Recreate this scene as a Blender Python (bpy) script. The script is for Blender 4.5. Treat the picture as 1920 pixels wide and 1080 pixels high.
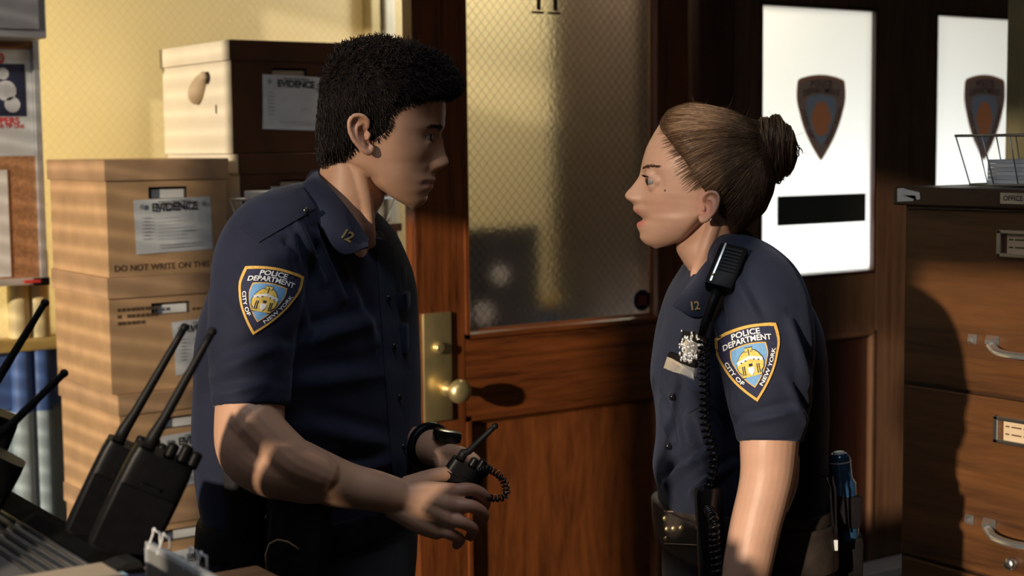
import bpy, bmesh, math, random
import numpy as np
from mathutils import Vector, Matrix, Euler
from mathutils.bvhtree import BVHTree

random.seed(7); RNG = np.random.default_rng(7)
for o in list(bpy.data.objects): bpy.data.objects.remove(o, do_unlink=True)
SC = bpy.context.scene; COL = SC.collection

# ---------------------------------------------------------------- camera model
FPX = 2900.0; CAMZ = 1.68
PITCH = math.atan(265.0 / FPX); ROLL = math.radians(0.6); TH = math.radians(35.0)
OX, OD = -0.2616, 3.7            # where the near edge of the wooden door stands, seen from the camera
CT, ST = math.cos(TH), math.sin(TH)
_U = Vector((0, math.sin(PITCH), math.cos(PITCH))); _F = Vector((0, math.cos(PITCH), -math.sin(PITCH)))
_ER = math.cos(ROLL) * Vector((1, 0, 0)) - math.sin(ROLL) * _U
_EU = math.sin(ROLL) * Vector((1, 0, 0)) + math.cos(ROLL) * _U
CAMP = Vector((0, 0, CAMZ))
def ray(u, v):
    u, v = float(u), float(v)
    return (u - 960) / FPX * _ER - (v - 540) / FPX * _EU + _F
def H(u, v, d):                   # viewer frame: x right, y forward, z up
    r = ray(u, v); return CAMP + r * (float(d) / r.y)
def toW(p):                       # viewer frame -> room frame (x along the wall, y into the wall, z up)
    x, y = p[0] - OX, p[1] - OD
    return Vector((x * CT + y * ST, -x * ST + y * CT, p[2]))
def dirW(p): return Vector((p[0] * CT + p[1] * ST, -p[0] * ST + p[1] * CT, p[2]))
CAMW = toW(CAMP)
def onx(u, v, x): r = dirW(ray(u, v)); return CAMW + r * ((x - CAMW.x) / r.x)
def ony(u, v, y): r = dirW(ray(u, v)); return CAMW + r * ((y - CAMW.y) / r.y)
def onz(u, v, z): r = dirW(ray(u, v)); return CAMW + r * ((z - CAMW.z) / r.z)

cam = bpy.data.objects.new('camera', bpy.data.cameras.new('camera')); COL.objects.link(cam)
cam.data.sensor_width = 36; cam.data.lens = 36 * FPX / 1920
r_, u_, b_ = dirW(_ER), dirW(_EU), dirW(-_F)
cam.matrix_world = Matrix(((r_.x, u_.x, b_.x, CAMW.x), (r_.y, u_.y, b_.y, CAMW.y), (r_.z, u_.z, b_.z, CAMW.z), (0, 0, 0, 1)))
cam.data.clip_start = 0.05
cam.data.dof.use_dof = True; cam.data.dof.focus_distance = 2.20; cam.data.dof.aperture_fstop = 6.3
SC.camera = cam

# ---------------------------------------------------------------- world, lights, exposure
w = bpy.data.worlds.new('world'); SC.world = w; w.use_nodes = True
w.node_tree.nodes['Background'].inputs[0].default_value = (0.55, 0.65, 0.9, 1)
w.node_tree.nodes['Background'].inputs[1].default_value = 0.35
SC.view_settings.view_transform = 'Standard'; SC.view_settings.look = 'None'
SC.view_settings.gamma = 1; SC.view_settings.use_curve_mapping = False
SC.view_settings.exposure = 0.0
def light(name, kind, loc, energy, color, rot=None, target=None, **kw):
    l = bpy.data.lights.new(name, kind); l.energy = energy; l.color = color
    for k, v in kw.items(): setattr(l, k, v)
    o = bpy.data.objects.new(name, l); COL.objects.link(o); o.location = loc
    if target is not None: o.rotation_euler = (Vector(target) - Vector(loc)).to_track_quat('-Z', 'Y').to_euler()
    if rot is not None: o.rotation_euler = rot
    return o
SUN_AZ = math.radians(20.0); SUN_EL = math.radians(10.5)
sd = Vector((math.cos(SUN_AZ) * math.cos(SUN_EL), math.sin(SUN_AZ) * math.cos(SUN_EL), -math.sin(SUN_EL)))
light('sun', 'SUN', (-6, -4, 3), 4.6, (1.0, 0.83, 0.62), target=Vector((-6, -4, 3)) + sd, angle=math.radians(1.2))
# lamps beyond the double doors, plus added fill lights for room, lobby and partition
light('room_fill_light', 'AREA', (-1.2, -1.9, 2.83), 8.5, (0.86, 0.92, 1.0), rot=(0, 0, 0), shape='RECTANGLE', size=1.2, size_y=0.5)  # unseen soft light added overhead to fill the room
light('door_glass_fill_light', 'POINT', (0.80, 0.42, 2.45), 24, (1.0, 0.93, 0.76), shadow_soft_size=0.12)  # added to brighten what shows through the door glass
light('corridor_lamp', 'AREA', (1.75, 0.55, 0.85), 33, (0.95, 0.98, 1.0), target=(1.75, 0.0, 1.15), shape='RECTANGLE', size=1.6, size_y=0.35)
light('partition_backlight', 'AREA', (-1.15, 1.75, 1.75), 75, (1.0, 0.93, 0.78), target=(-.9, .9, 1.7), shape='RECTANGLE', size=1.1, size_y=0.8)  # added behind the yellow partition to make it brighter
light('corridor_ceiling_lamp', 'AREA', (1.9, 1.1, 2.6), 7, (1.0, 0.93, 0.78), target=(1.9, 0.2, 1.6), shape='RECTANGLE', size=1.2, size_y=0.4)

# ---------------------------------------------------------------- materials
MATS = {}
def nodes(name):
    m = bpy.data.materials.new(name); m.use_nodes = True; MATS[name] = m
    nt = m.node_tree; return m, nt, nt.nodes['Principled BSDF'], nt.nodes, nt.links
def coords(nt, scale=(1, 1, 1), rot=(0, 0, 0), src='Object'):
    tc = nt.nodes.new('ShaderNodeTexCoord'); mp = nt.nodes.new('ShaderNodeMapping')
    mp.inputs['Scale'].default_value = scale; mp.inputs['Rotation'].default_value = rot
    nt.links.new(tc.outputs[src], mp.inputs[0]); return mp.outputs[0]
def ramp(nt, fac, stops):
    r = nt.nodes.new('ShaderNodeValToRGB'); e = r.color_ramp.elements
    e[0].position, e[0].color = stops[0][0], (*stops[0][1], 1); e[1].position, e[1].color = stops[-1][0], (*stops[-1][1], 1)
    for p, c in stops[1:-1]:
        n = e.new(p); n.color = (*c, 1)
    nt.links.new(fac, r.inputs[0]); return r.outputs[0]
def noise(nt, vec, scale, detail=4, rough=0.5, dist=0):
    n = nt.nodes.new('ShaderNodeTexNoise'); n.inputs['Scale'].default_value = scale; n.inputs['Detail'].default_value = detail
    n.inputs['Roughness'].default_value = rough; n.inputs['Distortion'].default_value = dist
    nt.links.new(vec, n.inputs['Vector']); return n.outputs['Fac']
def bump(nt, h, p, strength=0.3, dist=0.002, normal=None):
    b = nt.nodes.new('ShaderNodeBump'); b.inputs['Strength'].default_value = strength; b.inputs['Distance'].default_value = dist
    nt.links.new(h, b.inputs['Height'])
    if normal is not None: nt.links.new(normal, b.inputs['Normal'])
    nt.links.new(b.outputs[0], p.inputs['Normal']); return b.outputs[0]
def mat(name, col, rough=0.5, metal=0.0, var=0.15, nscale=30, bmp=0.0, bscale=None, spec=0.5, sheen=0, coat=0, scale=(1, 1, 1)):
    m, nt, p, N, L = nodes(name)
    vec = coords(nt, scale)
    f = noise(nt, vec, nscale)
    c0 = tuple(c * (1 - var) for c in col); c1 = tuple(min(1, c * (1 + var)) for c in col)
    L.new(ramp(nt, f, [(0.3, c0), (0.7, c1)]), p.inputs['Base Color'])
    p.inputs['Roughness'].default_value = rough; p.inputs['Metallic'].default_value = metal
    p.inputs['Specular IOR Level'].default_value = spec
    if sheen: p.inputs['Sheen Weight'].default_value = sheen; p.inputs['Sheen Roughness'].default_value = 0.4
    if coat: p.inputs['Coat Weight'].default_value = coat; p.inputs['Coat Roughness'].default_value = 0.15
    if bmp: bump(nt, noise(nt, vec, bscale or nscale * 4, 3), p, bmp)
    return m
def wood(name, dark, light_, grain=(1, 1, 1), freq=14, rough=0.35, coat=0.25, dist=3.0):
    m, nt, p, N, L = nodes(name)
    vec = coords(nt, grain)
    wv = N.new('ShaderNodeTexNoise'); wv.inputs['Scale'].default_value = freq; wv.inputs['Detail'].default_value = 6; wv.inputs['Distortion'].default_value = dist * .2
    L.new(vec, wv.inputs['Vector'])
    fine = noise(nt, vec, freq * 7, 3, .6)
    mx = N.new('ShaderNodeMath'); mx.operation = 'MULTIPLY_ADD'; L.new(fine, mx.inputs[0]); mx.inputs[1].default_value = .45; L.new(wv.outputs['Fac'], mx.inputs[2])
    mid = tuple((a + b) / 2 for a, b in zip(dark, light_))
    L.new(ramp(nt, mx.outputs[0], [(0.45, dark), (0.65, mid), (0.95, light_)]), p.inputs['Base Color'])
    p.inputs['Roughness'].default_value = rough; p.inputs['Coat Weight'].default_value = coat; p.inputs['Coat Roughness'].default_value = .25
    bump(nt, mx.outputs[0], p, .15, .001)
    return m
DK, LT = (0.034, 0.008, 0.003), (0.21, 0.060, 0.015)
wood('door_wood_upright', DK, LT, (40, 40, 2.2), 1.6)
wood('door_wood_level', DK, LT, (2.2, 40, 40), 1.6)
wood('door_wood_panel', (0.042, .010, .004), (0.22, .066, .017), (9, 30, 1.6), 1.5, dist=9)
wood('frame_wood', (0.028, 0.008, 0.005), (0.075, 0.022, 0.012), (30, 30, 2), 1.6)
wood('frame_wood_brown', (0.08, 0.036, 0.020), (0.18, 0.092, 0.052), (30, 30, 2), 1.6)
wood('cabinet_wood', (0.022, 0.008, 0.003), (0.135, 0.053, 0.016), (3, 1.1, 15), 1.1, rough=.42, coat=.1, dist=4)
wood('cabinet_dark', (0.02, 0.009, 0.005), (0.05, 0.022, 0.012), (6, 4, 22), 1.3, rough=.4)
wood('desk_wood', (0.09, 0.035, 0.015), (0.22, 0.10, 0.045), (4, 22, 22), 1.5, rough=.4)
mat('cardboard', (0.52, 0.33, 0.18), .85, var=.12, nscale=12, bmp=.1, spec=.2)
mat('cardboard_lid', (0.47, 0.30, 0.175), .85, var=.12, nscale=12, bmp=.1, spec=.2)
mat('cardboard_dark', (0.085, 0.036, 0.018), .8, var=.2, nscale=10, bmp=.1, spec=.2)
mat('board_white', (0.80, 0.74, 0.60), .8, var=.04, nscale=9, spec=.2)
mat('label_paper', (0.62, 0.66, 0.70), .7, var=.06, nscale=25)
mat('white_paper', (0.78, 0.79, 0.80), .7, var=.04, nscale=25)
mat('blue_paper', (0.55, 0.72, 0.76), .7, var=.05, nscale=25)
mat('print_black', (0.02, 0.02, 0.025), .6, var=.2)
mat('print_grey', (0.30, 0.31, 0.34), .7, var=.3, nscale=90)
mat('print_brown', (0.10, 0.055, 0.03), .8, var=.2)
mat('print_red', (0.55, 0.03, 0.03), .6, var=.1)
mat('print_navy', (0.012, 0.016, 0.05), .6, var=.3)
mat('print_pale', (0.55, 0.58, 0.62), .6, var=.2)
mat('hole_dark', (0.02, 0.012, 0.008), .9, var=.2)
mat('brass', (0.70, 0.56, 0.28), .36, .85, var=.12, nscale=20, bmp=.03)
mat('steel', (0.62, 0.64, 0.66), .3, 1.0, var=.1, nscale=40)
mat('chrome', (0.85, 0.86, 0.88), .22, .92, var=.05, nscale=40)
mat('wire_metal', (0.42, 0.44, 0.47), .4, .8, var=.1)
mat('grey_metal', (0.26, 0.27, 0.31), .5, .2, var=.08)
mat('frame_metal', (0.55, 0.57, 0.60), .4, .5, var=.08)
mat('black_plastic', (0.005, 0.005, 0.006), .36, var=.2, nscale=60, bmp=.03, bscale=500, spec=.10)
mat('black_gloss', (0.008, 0.008, 0.010), .18, var=.2)
mat('matte_black', (0.006, 0.006, 0.006), .9, var=.2, spec=.03)
mat('dock_plastic', (0.018, 0.017, 0.016), .5, var=.2, bmp=.05, bscale=300)
mat('dock_grey', (0.11, 0.105, 0.10), .5, spec=.3, var=.1, bmp=.05, bscale=300)
mat('leather', (0.010, 0.009, 0.010), .6, var=.3, nscale=40, bmp=.1, bscale=350, spec=.1)
mat('leather_brown', (0.040, 0.030, 0.026), .55, var=.35, nscale=30, bmp=.12, bscale=300, spec=.25)
mat('stitch', (0.32, 0.20, 0.13), .7, var=.2)
mat('cream_paint', (0.62, 0.52, 0.28), .45, var=.06, nscale=8)
mat('cream_light', (0.74, 0.72, 0.62), .45, var=.05, nscale=8)
mat('olive_paint', (0.17, 0.15, 0.08), .5, var=.1, nscale=8)
mat('gold_paint', (0.50, 0.36, 0.12), .45, var=.1)
mat('blue_paint', (0.06, 0.13, 0.36), .5, var=.1, nscale=8)
mat('pale_blue_paint', (0.33, 0.42, 0.47), .5, var=.08, nscale=8)
mat('wall_paint', (0.30, 0.27, 0.20), .7, var=.06, nscale=6)
mat('dark_wall', (0.05, 0.03, 0.022), .7, var=.1, nscale=6)
mat('ceiling_paint', (0.42, 0.41, 0.38), .8, var=.04, nscale=6)
mat('floor_lino', (0.09, 0.075, 0.06), .45, var=.2, nscale=5)
mat('cork', (0.42, 0.21, 0.10), .9, var=.25, nscale=120, bmp=.3)
mat('dark_board', (0.008, 0.012, 0.022), .6, var=.2)
mat('folder_tan', (0.55, 0.42, 0.28), .7, var=.08, nscale=15)
mat('rubber', (0.006, 0.006, 0.007), .5, var=.2, spec=.15)
mat('orange_card', (0.75, 0.38, 0.10), .7, var=.1)
mat('fabric_trousers', (0.012, 0.015, 0.032), .85, var=.25, nscale=300, bmp=.2, bscale=900, sheen=.15)
mat('badge_silver', (0.86, 0.87, 0.90), .2, .8, var=.05, nscale=200)
mat('eye_white', (0.24, 0.20, 0.185), .45, var=.03)
mat('eye_iris', (0.025, 0.016, 0.012), .15, var=.2)
mat('lens_blue', (0.02, 0.06, 0.13), .15, var=.2)
mat('white_plastic', (0.75, 0.76, 0.78), .4, var=.04)
mat('patch_gold', (0.72, 0.42, 0.09), .7, var=.15, nscale=300, bmp=.3, bscale=900)
mat('patch_navy', (0.018, 0.02, 0.06), .8, var=.2, nscale=300, bmp=.3, bscale=900)
mat('patch_blue', (0.16, 0.36, 0.66), .7, var=.1, nscale=300)
mat('patch_white', (0.82, 0.83, 0.86), .7, var=.05, nscale=300)
mat('patch_yellow', (0.75, 0.55, 0.12), .7, var=.2, nscale=300)
def vinyl(name, c):      # thin printed film: a little of the light behind the glass comes through
    m, nt, p, N, L = nodes(name)
    t = N.new('ShaderNodeBsdfTranslucent'); t.inputs[0].default_value = (*c, 1); d = N.new('ShaderNodeBsdfDiffuse'); f = noise(nt, coords(nt), 60)
    L.new(ramp(nt, f, [(.3, tuple(x * .8 for x in c)), (.7, c)]), d.inputs[0])
    ms = N.new('ShaderNodeMixShader'); ms.inputs[0].default_value = .35; L.new(t.outputs[0], ms.inputs[1]); L.new(d.outputs[0], ms.inputs[2]); L.new(ms.outputs[0], N['Material Output'].inputs[0])
vinyl('decal_brown', (.11, .05, .03)); vinyl('decal_dark', (.065, .045, .040)); vinyl('decal_text', (.22, .16, .13)); vinyl('decal_blue', (.055, .065, .085)); vinyl('decal_orange', (.13, .05, .025)); vinyl('decal_plate', (.07, .07, .065))
mat('decal_red', (0.25, 0.03, 0.03), .6, var=.3)
def cloth(name, a, b):
    m, nt, p, N, L = nodes(name)
    vec = coords(nt); f = noise(nt, vec, 9, 4)
    L.new(ramp(nt, f, [(.3, a), (.75, b)]), p.inputs['Base Color'])
    p.inputs['Roughness'].default_value = .8; p.inputs['Specular IOR Level'].default_value = .25
    p.inputs['Sheen Weight'].default_value = .12; p.inputs['Sheen Roughness'].default_value = .45; p.inputs['Sheen Tint'].default_value = (.6, .7, 1, 1)
    n1 = bump(nt, noise(nt, coords(nt, (900, 900, 900)), 1, 1), p, .12, .0006)
    bump(nt, noise(nt, vec, 16, 3, .45, .8), p, .35, .006, n1)
    return m
cloth('uniform_cloth', (0.007, 0.009, 0.023), (0.014, 0.0175, 0.040))
cloth('uniform_cloth_worn', (0.010, 0.013, 0.029), (0.018, 0.0225, 0.045))
def skin(name, base, red):
    m, nt, p, N, L = nodes(name)
    vec = coords(nt); f = noise(nt, vec, 26, 5)
    c = ramp(nt, f, [(.3, tuple(x * .88 for x in base)), (.7, base)])
    at = N.new('ShaderNodeAttribute'); at.attribute_name = 'tint'
    mx = N.new('ShaderNodeMix'); mx.data_type = 'RGBA'; L.new(at.outputs['Fac'], mx.inputs[0]); L.new(c, mx.inputs[6]); mx.inputs[7].default_value = (*red, 1)
    L.new(mx.outputs[2], p.inputs['Base Color'])
    p.inputs['Roughness'].default_value = .48; p.inputs['Specular IOR Level'].default_value = .4
    p.inputs['Subsurface Weight'].default_value = .12; p.inputs['Subsurface Radius'].default_value = (.012, .005, .003); p.inputs['Subsurface Scale'].default_value = .6
    bump(nt, noise(nt, vec, 420, 3), p, .12, .0008)
    return m
skin('skin_tan', (0.52, 0.30, 0.20), (0.38, 0.13, 0.10))
skin('skin_fair', (0.54, 0.315, 0.225), (0.52, 0.13, 0.13))
def hairmat(name, a, b, c, ro=.45, sp=.25):
    m, nt, p, N, L = nodes(name)
    at = N.new('ShaderNodeAttribute'); at.attribute_name = 'shade'
    L.new(ramp(nt, at.outputs['Fac'], [(0, a), (.5, b), (1, c)]), p.inputs['Base Color'])
    p.inputs['Roughness'].default_value = ro; p.inputs['Specular IOR Level'].default_value = sp
    return m
hairmat('hair_base_dark', (0.006, .004, .004), (.009, .006, .005), (.012, .008, .006), .85, .08)
hairmat('hair_base_blonde', (0.05, .026, .015), (.075, .04, .022), (.10, .056, .032), .8, .1)
hairmat('hair_dark', (0.006, 0.004, 0.004), (0.012, 0.007, 0.006), (0.03, 0.016, 0.011))
hairmat('hair_blonde', (0.045, 0.022, 0.012), (0.13, 0.07, 0.036), (0.34, 0.21, 0.12))
hairmat('hair_brow', (0.05, 0.025, 0.015), (0.07, 0.035, 0.02), (0.09, 0.045, 0.03))
def wired(name, glassy):
    m, nt, p, N, L = nodes(name)
    vec = coords(nt)
    masks = []
    for s in (1, -1):
        sep = N.new('ShaderNodeSeparateXYZ'); L.new(vec, sep.inputs[0])
        ma = N.new('ShaderNodeMath'); ma.operation = 'MULTIPLY_ADD'; L.new(sep.outputs['Z'], ma.inputs[0]); ma.inputs[1].default_value = s * 0.9; L.new(sep.outputs['X'], ma.inputs[2])
        pp = N.new('ShaderNodeMath'); pp.operation = 'PINGPONG'; L.new(ma.outputs[0], pp.inputs[0]); pp.inputs[1].default_value = 0.0125
        lt = N.new('ShaderNodeMath'); lt.operation = 'LESS_THAN'; L.new(pp.outputs[0], lt.inputs[0]); lt.inputs[1].default_value = .0009
        masks.append(lt.outputs[0])
    mk = N.new('ShaderNodeMath'); mk.operation = 'MAXIMUM'; L.new(masks[0], mk.inputs[0]); L.new(masks[1], mk.inputs[1])
    n = noise(nt, vec, 95 if glassy else 60, 2)
    if glassy:
        p.inputs['Base Color'].default_value = (.92, .9, .8, 1); p.inputs['Transmission Weight'].default_value = 1
        p.inputs['Roughness'].default_value = .17; p.inputs['IOR'].default_value = 1.33
        bump(nt, n, p, .25, .002)
        d = N.new('ShaderNodeBsdfDiffuse'); d.inputs[0].default_value = (.07, .06, .035, 1)
        mul = N.new('ShaderNodeMath'); mul.operation = 'MULTIPLY'; L.new(mk.outputs[0], mul.inputs[0]); mul.inputs[1].default_value = .32
        ms = N.new('ShaderNodeMixShader'); L.new(mul.outputs[0], ms.inputs[0]); L.new(p.outputs[0], ms.inputs[1]); L.new(d.outputs[0], ms.inputs[2])
        L.new(ms.outputs[0], N['Material Output'].inputs[0])
    else:
        mx = N.new('ShaderNodeMix'); mx.data_type = 'RGBA'
        mul = N.new('ShaderNodeMath'); mul.operation = 'MULTIPLY'; L.new(mk.outputs[0], mul.inputs[0]); mul.inputs[1].default_value = .55
        L.new(mul.outputs[0], mx.inputs[0]); mx.inputs[6].default_value = (.86, .77, .53, 1); mx.inputs[7].default_value = (.66, .55, .33, 1)
        L.new(mx.outputs[2], p.inputs['Base Color']); p.inputs['Roughness'].default_value = .3
        bump(nt, n, p, .5, .003)
        tl = N.new('ShaderNodeBsdfTranslucent'); L.new(mx.outputs[2], tl.inputs[0]); ms = N.new('ShaderNodeMixShader'); ms.inputs[0].default_value = .4
        L.new(p.outputs[0], ms.inputs[1]); L.new(tl.outputs[0], ms.inputs[2]); L.new(ms.outputs[0], N['Material Output'].inputs[0])
    return m
wired('wired_glass', True); wired('wired_glass_yellow', False)
m, nt, p, N, L = nodes('frosted_pane')      # obscured glass of the double doors: scatters the light that comes from behind
tr = N.new('ShaderNodeBsdfTranslucent'); tr.inputs[0].default_value = (.86, .87, .84, 1)
df = N.new('ShaderNodeBsdfDiffuse'); df.inputs[0].default_value = (.5, .5, .46, 1)
ms = N.new('ShaderNodeMixShader'); ms.inputs[0].default_value = .18; L.new(tr.outputs[0], ms.inputs[1]); L.new(df.outputs[0], ms.inputs[2]); L.new(ms.outputs[0], N['Material Output'].inputs[0])
m, nt, p, N, L = nodes('mesh_plate')        # perforated steel plate
vec = coords(nt, (1, 1, 1)); ch = N.new('ShaderNodeTexChecker'); ch.inputs['Scale'].default_value = 420; L.new(vec, ch.inputs[0])
ch.inputs[1].default_value = (.35, .35, .34, 1); ch.inputs[2].default_value = (.12, .12, .12, 1); L.new(ch.outputs[0], p.inputs['Base Color']); p.inputs['Metallic'].default_value = .3; p.inputs['Roughness'].default_value = .45

# ---------------------------------------------------------------- mesh helpers
class M:
    def __init__(s): s.v = []; s.f = []; s.m = []
    def add(s, verts, faces, mi=0):
        o = len(s.v); s.v.extend(tuple(p) for p in verts)
        for f in faces: s.f.append(tuple(i + o for i in f)); s.m.append(mi)
        return s
    def box(s, a, b, mi=0, bev=0.0):
        (x0, y0, z0), (x1, y1, z1) = [tuple(map(min, zip(a, b))), tuple(map(max, zip(a, b)))]
        if bev <= 0:
            v = [(x, y, z) for x in (x0, x1) for y in (y0, y1) for z in (z0, z1)]
            return s.add(v, [(0, 1, 3, 2), (4, 6, 7, 5), (0, 4, 5, 1), (2, 3, 7, 6), (0, 2, 6, 4), (1, 5, 7, 3)], mi)
        bm = bmesh.new(); bmesh.ops.create_cube(bm, size=1)
        for q in bm.verts: q.co = ((x0 + x1) / 2 + q.co.x * (x1 - x0), (y0 + y1) / 2 + q.co.y * (y1 - y0), (z0 + z1) / 2 + q.co.z * (z1 - z0))
        bmesh.ops.bevel(bm, geom=list(bm.edges), offset=min(bev, .45 * min(x1 - x0, y1 - y0, z1 - z0)), segments=2, affect='EDGES', profile=.6)
        bm.verts.index_update(); s.add([q.co for q in bm.verts], [[q.index for q in f.verts] for f in bm.faces], mi); bm.free(); return s
    def xf(s, mat4):
        s.v = [tuple(mat4 @ Vector(p)) for p in s.v]; return s
    def join(s, o, mi=None):
        off = len(s.v); s.v.extend(o.v)
        for f, k in zip(o.f, o.m): s.f.append(tuple(i + off for i in f)); s.m.append(k if mi is None else mi)
        return s
    def tube(s, pts, r, n=8, mi=0, closed=False, flat=1.0, cap=True):
        P = [Vector(p) for p in pts]; k = len(P); R = r if hasattr(r, '__len__') else [r] * k
        up = None; rings = []
        for i in range(k):
            t = (P[(i + 1) % k] - P[i - 1]) if closed else (P[min(i + 1, k - 1)] - P[max(i - 1, 0)])
            if t.length < 1e-9: t = Vector((0, 0, 1))
            t.normalize()
            if up is None: up = t.orthogonal().normalized()
            up = (up - t * up.dot(t))
            if up.length < 1e-6: up = t.orthogonal()
            up.normalize(); sd_ = t.cross(up)
            rings.append([P[i] + (up * math.cos(a) + sd_ * math.sin(a) * flat) * R[i] for a in [2 * math.pi * j / n for j in range(n)]])
        v = [q for ring in rings for q in ring]; f = []
        for i in range(k if closed else k - 1):
            a, b = i * n, ((i + 1) % k) * n
            for j in range(n): f.append((a + j, a + (j + 1) % n, b + (j + 1) % n, b + j))
        if cap and not closed: f.append(tuple(range(n))[::-1]); f.append(tuple((k - 1) * n + j for j in range(n)))
        return s.add(v, f, mi)
    def lathe(s, prof, n=24, mi=0, axis='Z', loc=(0, 0, 0)):
        v = []; f = []
        for r, h in prof:
            for j in range(n):
                a = 2 * math.pi * j / n; c, d = r * math.cos(a), r * math.sin(a)
                q = {'Z': (c, d, h), 'X': (h, c, d), 'Y': (d, h, c)}[axis]; v.append(tuple(q[i] + loc[i] for i in range(3)))
        for i in range(len(prof) - 1):
            for j in range(n): f.append((i * n + j, i * n + (j + 1) % n, (i + 1) * n + (j + 1) % n, (i + 1) * n + j))
        f.append(tuple(range(n))[::-1]); f.append(tuple((len(prof) - 1) * n + j for j in range(n)))
        return s.add(v, f, mi)
    def loft(s, rings, mi=0, cap=True):
        n = len(rings[0]); v = [p for r in rings for p in r]; f = []
        for i in range(len(rings) - 1):
            for j in range(n): f.append((i * n + j, i * n + (j + 1) % n, (i + 1) * n + (j + 1) % n, (i + 1) * n + j))
        if cap: f.append(tuple(range(n))[::-1]); f.append(tuple((len(rings) - 1) * n + j for j in range(n)))
        return s.add(v, f, mi)
    def ball(s, c, r, mi=0, n=14, scale=(1, 1, 1)):
        prof = [(max(1e-4, math.sin(math.pi * i / n)), -math.cos(math.pi * i / n)) for i in range(n + 1)]
        t = M().lathe(prof, n * 2); s.add([(c[0] + q[0] * r * scale[0], c[1] + q[1] * r * scale[1], c[2] + q[2] * r * scale[2]) for q in t.v], t.f, mi); return s
    def grid(s, P, mi=0, closed_u=False):   # P[i][j] points
        ni, nj = len(P), len(P[0]); v = [q for row in P for q in row]; f = []
        for i in range(ni - 1):
            for j in range(nj if closed_u else nj - 1): f.append((i * nj + j, i * nj + (j + 1) % nj, (i + 1) * nj + (j + 1) % nj, (i + 1) * nj + j))
        return s.add(v, f, mi)
    def obj(s, name, mats, parent=None, smooth=False, off=(0, 0, 0), recalc=True):
        me = bpy.data.meshes.new(name)
        o_ = Vector(off); me.from_pydata([tuple(Vector(p) - o_) for p in s.v] if any(off) else s.v, [], s.f)
        for m_ in ([mats] if isinstance(mats, str) else mats): me.materials.append(MATS[m_])
        me.polygons.foreach_set('material_index', s.m)
        if recalc:
            bm = bmesh.new(); bm.from_mesh(me); bmesh.ops.recalc_face_normals(bm, faces=bm.faces); bm.to_mesh(me); bm.free()
        if smooth:
            me.polygons.foreach_set('use_smooth', [True] * len(me.polygons))
            if smooth == 'auto':
                try: me.set_sharp_from_angle(angle=math.radians(38))
                except Exception: pass
        ob = bpy.data.objects.new(name, me); COL.objects.link(ob)
        if parent: ob.parent = parent
        return ob
def tag(o, label, cat, group=None):
    o['label'] = label; o['category'] = cat
    if group: o['group'] = group
    return o
def thing(name, label, cat, loc=(0, 0, 0), rotz=0, group=None):
    o = bpy.data.objects.new(name, None); COL.objects.link(o); o.location = loc; o.rotation_euler = (0, 0, rotz); o.empty_display_size = .1
    return tag(o, label, cat, group)
def struct(o): o['kind'] = 'structure'; return o
def crom(pts, n=8, closed=False):            # Catmull-Rom through tuples of any size
    P = np.array(pts, float); k = len(P); out = []
    for i in range(k if closed else k - 1):
        p0 = P[(i - 1) % k] if closed or i > 0 else 2 * P[0] - P[1]; p1 = P[i]; p2 = P[(i + 1) % k]
        p3 = P[(i + 2) % k] if closed or i + 2 < k else 2 * P[-1] - P[-2]
        for t in np.linspace(0, 1, n, endpoint=False):
            out.append(.5 * ((2 * p1) + (-p0 + p2) * t + (2 * p0 - 5 * p1 + 4 * p2 - p3) * t * t + (-p0 + 3 * p1 - 3 * p2 + p3) * t ** 3))
    if not closed: out.append(P[-1])
    return np.array(out)
_txt = {}
def text2d(body, size=1.0, bold=0.0, align='CENTER', spacing=1.0):
    key = (body, bold, align, spacing)
    if key not in _txt:
        c = bpy.data.curves.new('t', 'FONT'); c.body = body; c.size = 1; c.align_x = align; c.align_y = 'CENTER'; c.offset = bold; c.space_character = spacing; c.resolution_u = 3
        o = bpy.data.objects.new('t', c); COL.objects.link(o); dg = bpy.context.evaluated_depsgraph_get(); me = o.evaluated_get(dg).to_mesh()
        _txt[key] = ([(v.co.x, v.co.y) for v in me.vertices], [tuple(p.vertices) for p in me.polygons])
        o.evaluated_get(dg).to_mesh_clear(); bpy.data.objects.remove(o); bpy.data.curves.remove(c)
    v, f = _txt[key]; return [(x * size, y * size) for x, y in v], f

# ================================================================ THE ROOM
CEIL = 2.9; XL, XR, YF, YB = -2.4, 3.0, -4.2, 2.3
def sbox(name, a, b, m_, bev=0, parent=None):
    o = M().box(a, b, 0, bev).obj(name, m_, parent)
    return o if parent else struct(o)
sbox('floor', (XL - .2, YF - .2, -.1), (XR + .2, YB + .2, 0), 'floor_lino')
sbox('ceiling', (XL - .2, YF - .2, CEIL), (XR + .2, YB + .2, CEIL + .1), 'ceiling_paint')
sbox('wall_front', (XL - .2, YF - .2, 0), (XR + .2, YF, CEIL), 'wall_paint')
sbox('wall_right', (XR, YF, 0), (XR + .2, YB, CEIL), 'wall_paint')
sbox('wall_corridor', (XL - .2, YB, 0), (XR + .2, YB + .2, CEIL), 'wall_paint')
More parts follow.
